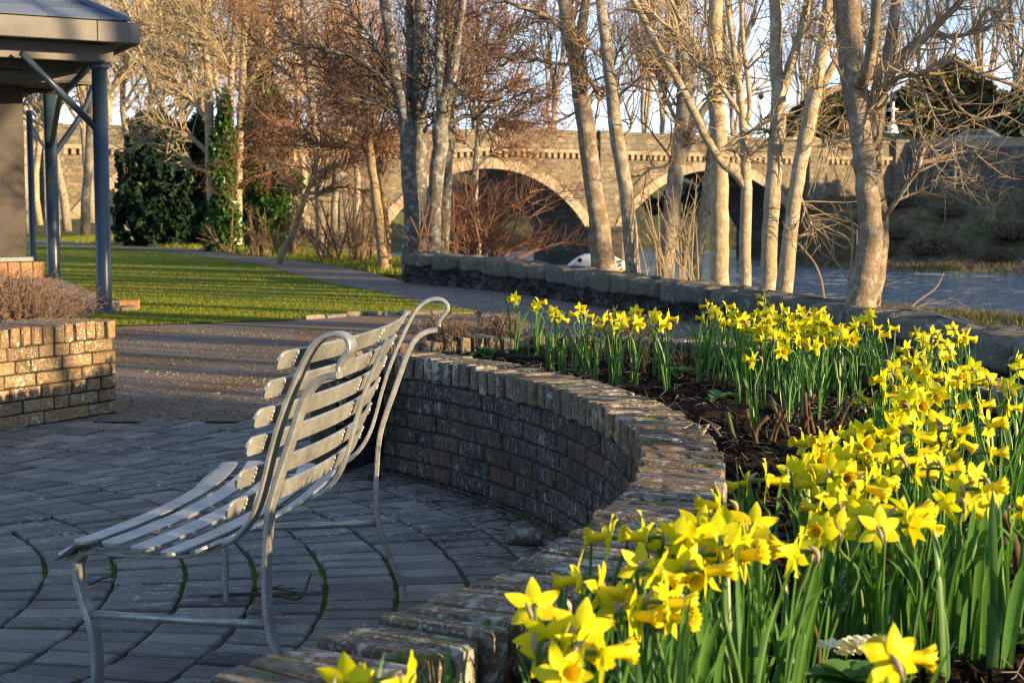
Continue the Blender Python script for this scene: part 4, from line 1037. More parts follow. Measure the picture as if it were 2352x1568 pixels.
# trees that stand just behind the stone wall, from left to right
traced('tall many-stemmed dark tree with lichen at the end of the stone wall', 25.2,
  [[(944, 640, 44), (945, 560, 40), (946, 470, 36), (938, 380, 34), (934, 300, 34), (922, 230, 30), (912, 190, 27), (897, 100, 24), (884, 20, 21), (876, -60, 18)],
   [(962, 640, 40, .5), (962, 500, 36, .5), (958, 380, 32, .5), (951, 300, 30, .5), (946, 200, 26, .5), (944, 100, 22, .5), (940, -50, 18, .5)],
   [(972, 640, 34, .3), (966, 500, 36, .3), (962, 380, 34, .3), (966, 280, 33, .3), (962, 190, 31, .3), (966, 90, 28, .3), (962, -50, 24, .3)],
   [(994, 640, 36, -.3), (996, 540, 34, -.3), (999, 450, 34, -.3), (1007, 370, 36, -.3), (1012, 290, 36, -.3), (1020, 240, 32, -.3), (1036, 180, 26, -.3), (1048, 100, 22, -.3), (1060, 20, 18, -.3), (1070, -50, 15, -.3)],
   [(1018, 640, 24, .4), (1022, 480, 26, .4), (1026, 380, 27, .4), (1031, 300, 27, .4), (1028, 220, 24, .4), (1034, 120, 20, .4), (1030, 20, 18, .4), (1032, -50, 16, .4)],
   [(1012, 270, 20, -.3), (1010, 190, 20, -.3), (1008, 110, 18, -.3), (1012, 20, 16, -.3), (1010, -50, 14, -.3)]],
  [[(936, 330, 14), (925, 270, 13), (910, 240, 12), (880, 230, 11), (840, 235, 10), (800, 225, 8), (760, 232, 5)],
   [(925, 240, 15), (895, 200, 14), (862, 165, 12), (820, 135, 10), (770, 120, 8), (700, 105, 6), (640, 85, 4)],
   [(905, 150, 12), (870, 120, 10), (850, 80, 9), (815, 40, 7), (790, -20, 5)],
   [(1028, 225, 10), (1050, 215, 9), (1100, 228, 8), (1150, 236, 7), (1200, 215, 5), (1250, 195, 3)],
   [(1030, 290, 12), (1065, 268, 11), (1110, 268, 10), (1160, 268, 9), (1210, 252, 7), (1270, 215, 4)],
   [(1030, 190, 10), (1080, 175, 9), (1140, 160, 8), (1190, 125, 6), (1250, 105, 4)],
   [(1048, 120, 9), (1090, 105, 8), (1150, 92, 7), (1210, 60, 6), (1260, 40, 4)],
   [(968, 260, 10), (985, 200, 9), (1000, 150, 8), (1020, 90, 6), (1030, 40, 5)]],
  'bark_dark', 'twig_dark', 11, (60, (.5, 1.7)), (620, (.3, .9)), (2300, (.15, .5)), .03, leaf=('russet', 5200, .022), r1=.012, tr=(.45, 1))
traced('leaning grey tree with two forks, in front of the white boat', 19.6,
  [[(1392, 650, 54), (1388, 600, 50), (1374, 500, 44), (1362, 420, 42), (1350, 330, 42), (1340, 260, 40), (1328, 180, 38), (1318, 110, 40), (1306, 60, 36), (1296, 0, 30), (1286, -60, 26)],
   [(1322, 120, 26), (1336, 60, 24), (1346, 0, 20), (1352, -60, 17)],
   [(1372, 640, 26, .7), (1366, 540, 26, .7), (1362, 440, 22, .7), (1352, 360, 18, .7), (1350, 300, 12, .7)]],
  [[(1312, 90, 18), (1275, 50, 15), (1230, 28, 12), (1180, 10, 9), (1130, -20, 6)],
   [(1316, 150, 9), (1270, 145, 8), (1210, 135, 7), (1150, 130, 6), (1090, 140, 5)],
   [(1332, 160, 12), (1362, 195, 11), (1382, 225, 10), (1420, 120, 5), (1460, 60, 3)],
   [(1335, 250, 6), (1290, 275, 6), (1250, 285, 5), (1200, 280, 4)]],
  'bark_brown', 'twig_brown', 12, (26, (.4, 1.3)), (240, (.2, .7)), (800, (.12, .4)), .04, tr=(.5, 1))
traced('slim pale grey tree right of the white boat', 18.6,
  [[(1454, 660, 36), (1452, 600, 34), (1444, 510, 33), (1436, 430, 32), (1424, 360, 32), (1412, 280, 31), (1404, 200, 29), (1394, 120, 26), (1384, 40, 24), (1376, -50, 22)]],
  [[(1420, 330, 7), (1450, 290, 7), (1440, 240, 6), (1470, 190, 5), (1500, 120, 4)], [(1405, 210, 8), (1440, 130, 6), (1465, 125, 6), (1500, 190, 6), (1530, 260, 5), (1560, 290, 4)]],
  'bark_mid', 'twig_brown', 13, (8, (.4, 1.2)), (100, (.2, .7)), (330, (.12, .4)), .05, tr=(.4, 1))
traced('greenish grey trunk behind a spray of yellow shoots', 19.8,
  [[(1526, 665, 44), (1530, 600, 42), (1540, 520, 40), (1548, 440, 37), (1556, 370, 36), (1563, 310, 34), (1570, 230, 30), (1568, 150, 30), (1566, 70, 28), (1560, -50, 26)],
   [(1552, 400, 22), (1580, 330, 20), (1604, 270, 18), (1640, 220, 16), (1690, 140, 14), (1730, 40, 10), (1745, -50, 8)]],
  [[(1568, 300, 10), (1540, 250, 9), (1515, 180, 8), (1500, 100, 6), (1490, 0, 5)], [(1562, 340, 6), (1530, 380, 6), (1490, 390, 5), (1450, 430, 4)]],
  'bark_mid', 'twig_brown', 14, (12, (.4, 1.3)), (120, (.2, .8)), (400, (.12, .4)), .05, tr=(.4, 1))
traced('thin leaning grey trunk in front of the second arch', 20.4,
  [[(1592, 670, 30), (1600, 600, 29), (1612, 520, 26), (1622, 440, 22), (1632, 360, 18), (1640, 290, 14)]], None,
  'bark_mid', 'twig_brown', 15, (5, (.3, .9)), (36, (.2, .5)), (100, (.1, .3)), .05, tr=(.5, 1))
traced('straight sunlit cream trunk in the middle of the row', 17.4,
  [[(1654, 680, 44), (1652, 620, 42), (1654, 540, 42), (1652, 460, 41), (1652, 380, 40), (1650, 300, 38), (1644, 210, 36), (1642, 120, 34), (1644, 30, 32), (1644, -60, 29)]],
  [[(1642, 190, 14), (1605, 120, 13), (1580, 70, 12), (1550, 20, 9), (1530, -40, 7)], [(1646, 120, 9), (1625, 60, 8), (1620, -20, 6)]],
  'bark_pale', 'twig_pale', 16, (5, (.4, 1.2)), (70, (.2, .7)), (230, (.12, .4)), .05, tr=(.5, 1))
traced('slender forked tree with a long limb leaning to the left', 16.7,
  [[(1713, 690, 28), (1713, 620, 27), (1712, 520, 27), (1714, 440, 26), (1713, 380, 24), (1708, 300, 20), (1702, 240, 17), (1694, 170, 15), (1682, 90, 14), (1672, 20, 12), (1664, -50, 10)],
   [(1713, 430, 22), (1690, 400, 20), (1655, 370, 19), (1625, 320, 19), (1600, 270, 19), (1575, 220, 18), (1545, 165, 17), (1512, 110, 16), (1482, 50, 15), (1450, -10, 13), (1425, -60, 12)],
   [(1708, 300, 14), (1722, 250, 12), (1716, 170, 11), (1706, 90, 10), (1704, 0, 9)]],
  [[(1700, 260, 14), (1668, 215, 12), (1640, 180, 11), (1600, 140, 10), (1565, 90, 9), (1530, 60, 8), (1490, 20, 7), (1455, -20, 5)],
   [(1716, 320, 10), (1740, 290, 8), (1770, 265, 7), (1800, 270, 5)], [(1640, 350, 8), (1680, 340, 8), (1715, 370, 5)]],
  'bark_pale', 'twig_pale', 17, (24, (.4, 1.3)), (230, (.2, .7)), (700, (.1, .4)), .03, tr=(.35, 1))
traced('tall smooth cream trunk, left of the close pair', 15.3,
  [[(1761, 695, 40), (1764, 630, 38), (1768, 540, 37), (1774, 450, 37), (1780, 370, 36), (1786, 290, 36), (1788, 220, 34), (1782, 150, 30), (1783, 80, 28), (1780, 0, 27), (1778, -60, 26)],
   [(1790, 230, 26), (1810, 170, 24), (1828, 110, 20), (1845, 50, 18), (1860, -30, 15)]],
  [[(1790, 330, 8), (1760, 300, 7), (1725, 300, 6), (1690, 330, 4)], [(1835, 90, 9), (1880, 40, 8), (1930, 50, 7), (1980, 20, 5)]],
  'bark_pale', 'twig_pale', 18, (8, (.4, 1.2)), (100, (.2, .7)), (330, (.1, .4)), .04, tr=(.45, 1))
traced('leaning cream trunk with mossy forks, right of the close pair', 15.0,
  [[(1801, 698, 36), (1806, 630, 36), (1812, 560, 35), (1822, 480, 33), (1834, 400, 34), (1846, 340, 34), (1858, 280, 35), (1870, 220, 34), (1882, 150, 31), (1894, 80, 28), (1902, 0, 25), (1906, -60, 24)],
   [(1872, 230, 22), (1892, 190, 20), (1915, 150, 18), (1935, 110, 15), (1950, 50, 12), (1962, -30, 10)],
   [(1864, 250, 16), (1895, 215, 15), (1935, 200, 14), (1985, 195, 12), (2030, 180, 9)]],
  [[(1850, 290, 8), (1890, 310, 8), (1920, 335, 7), (1945, 345, 5)], [(1830, 430, 5), (1850, 480, 5), (1870, 530, 4)], [(1885, 130, 8), (1930, 90, 7), (1990, 80, 6), (2050, 60, 4)]],
  'bark_pale', 'twig_pale', 19, (14, (.4, 1.3)), (160, (.2, .7)), (520, (.1, .4)), .03, tr=(.4, 1))
traced('thick multi-stemmed tree nearest the river, right end of the row', 12.9,
  [[(1974, 725, 84), (1980, 680, 72), (1990, 620, 62), (1998, 550, 56), (1998, 480, 54), (1990, 400, 54), (1982, 340, 52), (1974, 270, 50), (1968, 210, 50), (1964, 160, 48), (1958, 90, 46), (1953, 0, 44), (1950, -60, 42)],
   [(1994, 725, 50, .35), (2006, 640, 50, .35), (2018, 560, 44, .35), (2020, 490, 36, .35), (2006, 400, 38, .35), (2006, 320, 40, .3), (2014, 250, 44, .3), (2026, 190, 38, .4), (2040, 130, 30, .5), (2052, 60, 26, .6), (2066, -40, 22, .7)],
   [(1976, 190, 36, -.1), (1990, 165, 32, -.25), (2000, 125, 27, -.35), (2008, 70, 24, -.5), (2014, 0, 22, -.6), (2018, -60, 21, -.7)],
   [(1960, 280, 26, .5), (1946, 200, 26, .5), (1936, 120, 24, .5), (1926, 30, 22, .5), (1918, -60, 20, .5)]],
  [[(2020, 200, 26, .3), (2060, 150, 24, .3), (2110, 100, 20, .3), (2160, 50, 17, .3), (2200, 10, 15, .3), (2230, -40, 12, .3)],
   [(2030, 170, 17, .5), (2080, 115, 15, .5), (2140, 78, 14, .5), (2190, 85, 10, .5), (2250, 70, 8, .5), (2340, 40, 5, .5)],
   [(2010, 250, 12, .2), (2045, 190, 11, .0), (2085, 172, 14, -.2), (2120, 168, 14, -.3), (2150, 150, 13, -.3), (2190, 140, 12, -.4), (2240, 165, 11, -.5), (2300, 185, 10, -.5), (2380, 215, 7, -.5)],
   [(2110, 168, 8, -.2), (2130, 230, 7, -.3), (2160, 290, 6, -.4), (2210, 330, 5, -.5), (2280, 350, 4, -.5)],
   [(2090, 172, 8, -.2), (2100, 240, 7, -.2), (2115, 310, 6, -.2), (2160, 360, 5, -.2)],
   [(2150, 155, 8, -.2), (2190, 230, 7, -.3), (2240, 270, 6, -.3), (2320, 260, 4, -.3)],
   [(2028, 505, 11, .3), (2060, 460, 11, .2), (2090, 415, 11, .1), (2110, 385, 11, 0), (2118, 350, 8, 0), (2140, 320, 6, 0)],
   [(2112, 372, 9, 0), (2150, 365, 8, 0), (2200, 350, 7, 0), (2260, 345, 5, 0)],
   [(2060, 460, 6, .2), (2110, 440, 6, .2), (2150, 425, 5, .2), (2220, 445, 4, .2), (2330, 430, 3, .2)],
   [(2240, 70, 8, .5), (2270, 20, 7, .5), (2310, 60, 6, .5), (2345, 110, 6, .5), (2400, 130, 4, .5)]],
  'bark_brown', 'twig_pale', 20, (62, (.3, 1.0)), (520, (.15, .5)), (1200, (.08, .26)), .10, tr=(.45, 1), bias=(.3, 0, .1), rmin=.0022)
# young shoots and saplings
def shoots(label, d, lines, mat, seed, twigs, cat='sapling', name='sapling', L=(.2, .7), group=None):
    base = P(lines[0][0][0], lines[0][0][1], d); root = empty(name, base, label, cat, group); c = Crown(seed)
    lp, lr = limbs(lines, d, 6, 14, 0, c.mb, c.r)
    a = c.grow(lp, lr, twigs, .2, .95, L, (20, 55), .1, .14, .7, 6, .006, .0024, 4); c.grow(*a, twigs * 2, .2, 1, (L[0] * .5, L[1] * .5), (20, 60), .08, .15, .8, 5, .01, .0022, 3)
    c.mb.obj('stems', M[mat], root); return root
r_ = np.random.default_rng(5); ln = []
for i in range(26):
    x0 = r_.uniform(1490, 1605); dx = r_.normal(-18, 42); h = r_.uniform(120, 270)
    ln.append([(x0, 665, 3.6), (x0 + dx * .3, 665 - h * .4, 3), (x0 + dx, 665 - h, 1.6)])
shoots('spray of thin upright yellow shoots behind the stone wall', 18.2, ln, 'twig_pale', 31, 60, 'shrub', 'shoots', (.15, .5))
shoots('thin bare sapling leaning left of the thick right tree', 13.6, [[(1955, 690, 6), (1952, 640, 6), (1958, 560, 5), (1955, 500, 4), (1930, 430, 3), (1915, 380, 2)], [(1953, 650, 4), (1920, 600, 4), (1880, 540, 3), (1850, 500, 2)]], 'twig_pale', 32, 9)
shoots('pair of thin stems by the cream trunks at the water', 14.0, [[(1893, 690, 7), (1885, 640, 6), (1868, 600, 5), (1840, 570, 3)], [(1960, 700, 5), (1990, 660, 4), (2020, 640, 3)]], 'twig_pale', 33, 10)
shoots('single dry twig arching over the river bank at the right', 13.0, [[(2085, 712, 5), (2110, 690, 4), (2150, 660, 4), (2168, 625, 2)], [(2088, 712, 4), (2120, 700, 3), (2135, 690, 2)]], 'twig_pale', 34, 3)
ln = []
for i in range(9):
    x0 = r_.uniform(960, 1050); ln.append([(x0, 640, 3.5), (x0 + r_.normal(0, 25), 560, 2.8), (x0 + r_.normal(10, 50), r_.uniform(430, 500), 1.8)])
shoots('reddish bare shoots at the foot of the many-stemmed tree', 24.4, ln, 'twig_red', 35, 30, 'shrub', 'shoots')
# twiggy russet bush before the first arch
ln = []
for i in range(40):
    x0 = r_.uniform(1040, 1150); dx = r_.normal(40, 85); y1 = r_.uniform(410, 570)
    ln.append([(x0, 640, 4), (x0 + dx * .35 + r_.normal(0, 8), 640 - (640 - y1) * .55, 3, r_.normal(0, .5)), (x0 + dx, y1, 2.2, r_.normal(0, .9)), (x0 + dx * 1.5, y1 + r_.normal(0, 30), 1.4, r_.normal(0, 1))])
shoots('dense russet twiggy bush in front of the first arch', 27.5, ln, 'twig_red', 36, 1000, 'shrub', 'bush', (.3, .9))
ln = []
for i in range(22):
    x0 = r_.uniform(740, 900); dx = r_.normal(0, 60); y1 = r_.uniform(380, 580)
    ln.append([(x0, 625, 6), (x0 + dx * .4, 560, 5, r_.normal(0, .6)), (x0 + dx, y1, 3, r_.normal(0, 1))])
shoots('tangle of brown bare scrub at the foot of the bridge pier', 31, ln, 'twig_brown', 37, 420, 'shrub', 'scrub', (.3, 1.0))
ln = []
for i in range(26):
    x0 = r_.uniform(520, 700); dx = r_.normal(10, 30); y1 = r_.uniform(470, 560)
    ln.append([(x0, 600 - (700 - x0) * .12, 5), (x0 + dx * .4, 560, 4), (x0 + dx, y1, 2)])
shoots('low dry scrub under the ivy-clad trees', 34, ln, 'twig_brown', 38, 200, 'shrub', 'scrub', (.2, .7))

# leaning little alder, slim trunk pair, and the pale woodland behind the lawn
traced('small leaning tree with an orange stem at the path verge', 30.0,
  [[(640, 604, 17), (655, 570, 16), (675, 530, 14), (692, 480, 13), (706, 440, 12), (720, 400, 9), (735, 350, 7)]],
  [[(704, 445, 9), (740, 440, 8), (790, 430, 6), (850, 440, 4)], [(700, 460, 8), (680, 430, 6), (640, 420, 4)], [(710, 430, 8), (750, 390, 7), (800, 370, 5), (860, 330, 3)], [(730, 360, 6), (770, 320, 5), (800, 260, 3)]],
  'bark_orange', 'twig_brown', 41, (40, (.5, 1.5)), (420, (.3, .8)), (1300, (.15, .45)), .04, tr=(.4, 1), rmin=.004)
traced('slim brown double trunk before the bridge, left of the stone wall', 27.2,
  [[(884, 640, 25), (876, 560, 24), (866, 470, 22), (856, 400, 20), (846, 320, 19), (838, 260, 16), (832, 180, 13), (828, 90, 10), (826, -40, 7)],
   [(896, 640, 17, .4), (890, 560, 16, .4), (880, 450, 15, .4), (870, 370, 13, .4), (858, 300, 11, .4), (862, 220, 9, .4)]],
  [[(845, 300, 8), (800, 270, 7), (760, 200, 6), (740, 120, 4)], [(838, 240, 7), (880, 190, 6), (900, 120, 4)], [(842, 330, 7), (790, 340, 6), (730, 330, 5), (680, 300, 3)]],
  'bark_orange', 'twig_red', 42, (56, (.6, 1.8)), (560, (.3, 1.0)), (1900, (.15, .5)), -.01, tr=(.4, 1), leaf=('russet', 6500, .024), rmin=.004)
traced('broad russet alder with catkins above the lawn path', 33.5,
  [[(740, 610, 26), (738, 540, 24), (734, 440, 22), (728, 330, 19), (716, 240, 16), (706, 150, 13), (696, 50, 10), (690, -60, 8)]],
  [[(728, 330, 9), (690, 310, 8), (640, 290, 7), (590, 250, 5), (560, 200, 3)], [(722, 270, 9), (770, 210, 8), (820, 160, 7), (880, 130, 4)], [(714, 230, 9), (670, 180, 8), (620, 130, 7), (580, 60, 4)], [(708, 160, 9), (750, 100, 8), (800, 60, 6), (850, 0, 4)], [(700, 90, 8), (660, 40, 7), (620, -20, 5)],
   [(730, 360, 8), (780, 330, 7), (830, 320, 5), (880, 290, 4)], [(732, 390, 7), (690, 385, 6), (640, 370, 5), (610, 340, 3)], [(716, 240, 8), (690, 120, 7), (640, 40, 6), (600, -40, 4)]],
  'bark_mid', 'twig_red', 43, (80, (.7, 2.2)), (640, (.4, 1.2)), (2000, (.2, .6)), 0, tr=(.3, 1), leaf=('russet', 8000, .024), rmin=.0045)
traced('russet alder crown spreading between the many-stemmed tree and the leaning grey tree', 44,
  [[(1092, 640, 20), (1096, 540, 18), (1090, 430, 16), (1098, 320, 14), (1104, 220, 11), (1100, 120, 8), (1096, 20, 6), (1094, -50, 4)]],
  [[(1096, 330, 8), (1140, 290, 7), (1180, 280, 5), (1225, 290, 3)], [(1100, 270, 8), (1150, 210, 6), (1200, 180, 4)], [(1100, 230, 7), (1060, 180, 6), (1030, 120, 4)], [(1102, 160, 6), (1140, 100, 5), (1170, 30, 3)], [(1094, 380, 7), (1150, 340, 5), (1190, 335, 3)], [(1094, 350, 7), (1050, 310, 6), (1010, 300, 3)]],
  'bark_mid', 'twig_red', 46, (80, (.8, 2.4)), (700, (.5, 1.3)), (2200, (.25, .7)), 0, tr=(.3, 1), leaf=('russet', 9000, .036), rmin=.006)
iv, c_, lp_, lr_ = traced('pale many-stemmed tree wrapped in ivy, right of the dark evergreen', 37.5,
  [[(502, 590, 26), (492, 500, 24), (486, 420, 23), (482, 330, 22), (480, 250, 21), (476, 150, 18), (470, 50, 15), (466, -60, 12)],
   [(546, 592, 20), (547, 480, 19), (549, 380, 18), (552, 290, 18), (556, 200, 17), (560, 110, 15), (562, 20, 13), (564, -60, 11)],
   [(522, 590, 22), (524, 460, 21), (522, 360, 20), (528, 280, 18), (530, 200, 15), (534, 120, 13), (540, 30, 10), (545, -50, 8)],
   [(510, 330, 14), (504, 260, 12), (496, 180, 10), (488, 90, 8), (480, -30, 6)]],
  [[(486, 360, 12), (455, 330, 11), (420, 305, 9), (380, 290, 7), (330, 285, 5)], [(484, 290, 11), (450, 240, 10), (415, 200, 8), (380, 150, 6), (350, 80, 4)], [(480, 220, 11), (440, 160, 9), (400, 110, 7), (360, 70, 5), (310, 40, 4)],
   [(476, 150, 10), (440, 80, 8), (405, 30, 6), (380, -30, 4)], [(556, 210, 10), (590, 160, 8), (610, 90, 6), (620, 10, 4)], [(552, 300, 9), (590, 260, 8), (630, 230, 6), (660, 180, 4)], [(530, 200, 8), (515, 120, 7), (505, 30, 5)], [(484, 400, 8), (440, 380, 7), (390, 340, 5), (330, 330, 4), (290, 350, 3)]],
  'bark_pale', 'twig_pale', 44, (90, (.7, 2.4)), (900, (.4, 1.2)), (2300, (.2, .6)), .05, tr=(.35, 1), rmin=.0055)
def ivy_on(root, px, d, n, spread, seed, size=.055, mat='ivy', name='ivy'):
    r = np.random.default_rng(seed); m = MB(); px = np.array(px, float); t = r.uniform(0, 1, n) * (len(px) - 1)
    x = np.interp(t, range(len(px)), px[:, 0]); y = np.interp(t, range(len(px)), px[:, 1]); w = np.interp(t, range(len(px)), px[:, 2]) * spread
    pts = np.array([P(a, b, d) for a, b in zip(x, y)]); a = r.uniform(0, 6.283, n); R = w * d / F / 2 * (.55 + .45 * np.sin(pts[:, 2] * 3.1 + a * 2) * .5 + r.normal(0, .22, n))
    pts += np.stack([np.cos(a) * R, np.sin(a) * R, r.normal(0, .08, n)], 1); leafq(m, pts, size, r, aspect=.75, nrmbias=np.stack([np.cos(a), np.sin(a), .3 + 0 * a], 1) * .8); return m.obj(name, M[mat], root)
ivy_on(iv, [(512, 588, 66), (512, 500, 64), (512, 420, 60), (512, 350, 46), (514, 290, 32), (520, 220, 16)], 37.2, 10000, 1.2, 71)
# ivy bush and dark evergreen behind the path
def blobs(name, label, cat, d, lobes, n, size, mat, seed, trunk=None, group=None, aspect=.6):
    r = np.random.default_rng(seed); base = P(lobes[0][0], lobes[0][1], d); base[2] = -.1
    root = empty(name, base, label, cat, group); m = MB(); vol = np.array([l[2] * l[3] for l in lobes], float); i = r.choice(len(lobes), n, p=vol / vol.sum())
    L = np.array([[*P(l[0], l[1], d + (l[4] if len(l) > 4 else 0)), l[2] * d / F, l[3] * d / F] for l in lobes])
    dv = nrm(r.standard_normal((n, 3))); rad = r.uniform(.45, 1.0, n) ** .5
    cl = 1 + .22 * np.sin(dv[:, 0] * 7 + L[i, 0] * 3) * np.sin(dv[:, 2] * 8 + L[i, 2] * 5) + .12 * np.sin(dv[:, 0] * 17) * np.sin(dv[:, 1] * 15 + dv[:, 2] * 13)
    pts = L[i, :3] + dv * (rad * cl)[:, None] * np.stack([L[i, 3], L[i, 3] * .9, L[i, 4]], 1)
    # gaps: whole sprays left out
    g_ = np.sin(pts[:, 0] * 5.1) * np.sin(pts[:, 2] * 5.7 + 1) * np.sin(pts[:, 1] * 4.3); pts = pts[(g_ < .42) & (pts[:, 2] > -.12)]
    leafq(m, pts, size, r, aspect=aspect, nrmbias=np.array([0, 0, .5])); m.obj('foliage', M[mat], root)
    c = Crown(seed + 1); w = MB()
    for l in lobes:
        b0 = np.array([base[0] + r.normal(0, .2), base[1], -.1]); e_ = P(l[0], l[1], d + (l[4] if len(l) > 4 else 0)) + (0, 0, l[3] * d / F * .3)
        tube(w, [b0, b0 * .4 + e_ * .6 + r.normal(0, .1, 3), e_], [.06, .045, .015], 7, n=9)
    w.obj('stem', M['bark_dark'], root, True); return root
blobs('evergreen_tree', 'dense dark evergreen bush by the far end of the lawn path', 'tree', 41, [(370, 480, 95, 90), (330, 440, 60, 110), (430, 470, 60, 100), (370, 370, 80, 80), (440, 390, 55, 90), (310, 520, 45, 50), (420, 530, 60, 45), (350, 300, 50, 40), (455, 320, 35, 50)], 34000, .10, 'ever', 51)
blobs('ivy_bush', 'bright green ivy thicket between the ivy-clad tree and the leaning stem', 'bush', 35.5, [(630, 480, 55, 75), (600, 430, 40, 60), (650, 430, 40, 40), (620, 550, 50, 50), (670, 420, 25, 22), (590, 370, 30, 40), (650, 520, 40, 50), (640, 330, 40, 40), (600, 300, 40, 40), (625, 250, 35, 35)], 17000, .075, 'ivy', 52)
blobs('evergreen_tree', 'dark slim evergreen in the gap behind the ivy thicket', 'tree', 40, [(580, 480, 30, 110), (575, 380, 25, 80), (600, 520, 40, 70), (590, 220, 35, 90), (600, 120, 30, 80)], 9000, .09, 'ever', 53)
blobs('evergreen_tree', 'large rounded olive evergreen beyond the bridge at the right', 'tree', 150, [(2170, 235, 85, 75), (2110, 250, 60, 60), (2230, 250, 70, 60), (2190, 175, 50, 40), (2270, 275, 50, 40)], 22000, .40, 'yew', 54)
blobs('evergreen_tree', 'low olive evergreen behind the bridge between the leaning cream trunks', 'tree', 152, [(1930, 262, 60, 45), (1880, 272, 60, 38), (1990, 265, 55, 50), (1830, 285, 40, 26)], 12000, .38, 'yew', 55)
blobs('arch_shade_foliage', 'added dark foliage standing in for the shade behind the first arch', 'bush', 127, [(1150, 520, 130, 90), (1050, 520, 90, 80), (1260, 520, 80, 80)], 14000, .30, 'ever', 58)  # dark foliage added behind the arch so its opening looks deeply shaded
blobs('arch_shade_foliage', 'added dark foliage standing in for the shade behind the second arch', 'bush', 129, [(1640, 500, 130, 85), (1560, 510, 90, 70), (1740, 500, 90, 90)], 14000, .30, 'ever', 59)  # likewise added, stands in for the shade inside this arch
blobs('evergreen_tree', 'shadowy evergreen at the right edge above the far parapet', 'tree', 145, [(2345, 270, 60, 60), (2400, 240, 60, 90), (2310, 300, 35, 25)], 9000, .38, 'ever', 56)

SB_ = 'dry scrub bushes on the far bank'
sc0 = None
for k, (i, j, s) in enumerate(((30, 8, 1.0), (36, 14, .8), (42, 10, 1.2), (47, 17, .9), (52, 7, .8), (56, 13, 1.1), (61, 18, .8), (39, 20, .9), (65, 9, 1.0), (33, 18, .7))):
    p = BANKV[i, j]
    if sc0 is None:
        r = np.random.default_rng(77); sc0 = empty('scrub_bush', p, 'low dry brown scrub bush on the shaded far river bank', 'bush', SB_); m = MB(); n = 2600
        q = nrm(r.standard_normal((n, 3))) * (r.uniform(.3, 1, n) ** .5)[:, None] * [1.5, 1.0, .75] * (1 + .25 * np.sin(np.arange(n) % 7))[:, None]; q[:, 2] = np.abs(q[:, 2])
        leafq(m, q + p, .13, r, aspect=.25); m.obj('foliage', M['bankgrass'], sc0)
        m = MB(); e = q[:60]; tubes(m, np.stack([e * 0 + p, e * .5 + p + r.normal(0, .08, (60, 3)), e * 1.1 + p], 1), np.tile([.03, .02, .008], (60, 1)), 4); m.obj('stems', M['twig_brown'], sc0)
    else: dup(sc0, p, k * 1.3, s)
# untraced woodland trees: one built, then varied
def wild(label, base, Ht, seed, bark, twig, spread=.35, nl=16, cnt=(260, 900, 2400), up=.06, lean=(0, 0), group=None, lang=(28, 55), rmin=.012, stems=1, r0=.02, name='bare_tree'):
    base = np.array(base, float); root = empty(name, base, label, 'tree', group); c = Crown(seed); r = c.r; w = MB(); n = 14; z = np.linspace(0, 1, n)
    TP, TR = [], []
    for s_ in range(stems):
        a = r.uniform(0, 6.28); sp = (.10 if stems > 1 else .02) * Ht
        p = base + np.stack([z * lean[0] * Ht + sp * np.cos(a) * z ** 1.3, z * lean[1] * Ht + sp * np.sin(a) * z ** 1.3, z * Ht * (1 if s_ == 0 else r.uniform(.75, 1))], 1) + np.cumsum(r.normal(0, .006 * Ht, (n, 3)) * [1, 1, 0], 0)
        R = Ht * r0 * (1 - z * .85) / (1 if stems == 1 else 1.5); TP.append(p); TR.append(R)
    TP = np.array(TP); TR = np.array(TR); tubes(w, TP, TR, 9, True, .03, r); w.obj('trunk', M[bark], root, True)
    l = c.grow(TP, TR, nl * stems, .18, .95, (Ht * spread * .7, Ht * spread * 1.3), lang, up, .09, .55, 9, .2, .02, 6)
    a = c.grow(*l, cnt[0], .15, 1, (Ht * .08, Ht * .22), (25, 60), up, .13, .6, 7, .08, rmin, 4)
    b = c.grow(*a, cnt[1], .15, 1, (Ht * .05, Ht * .12), (25, 60), up, .15, .65, 5, .04, rmin * .8, 3)
    c.grow(*b, cnt[2], .1, 1, (Ht * .025, Ht * .07), (25, 60), up, .16, .7, 4, .03, rmin * .65, 3)
    c.mb.obj('crown', M[twig], root); return root
WG = 'bare woodland trees behind the lawn'
w1 = wild('tall pale bare woodland tree behind the dark evergreen', P(345, 556, 48) * [1, 1, 0], 13, 61, 'bark_pale', 'twig_pale', .36, 20, (200, 560, 1300), group=WG, rmin=.008, r0=.011)
w2 = wild('tall brown bare woodland tree seen through the bandstand posts', P(165, 553, 58) * [1, 1, 0], 15, 62, 'bark_mid', 'twig_pale', .34, 20, (200, 560, 1300), group=WG, rmin=.009, r0=.011)
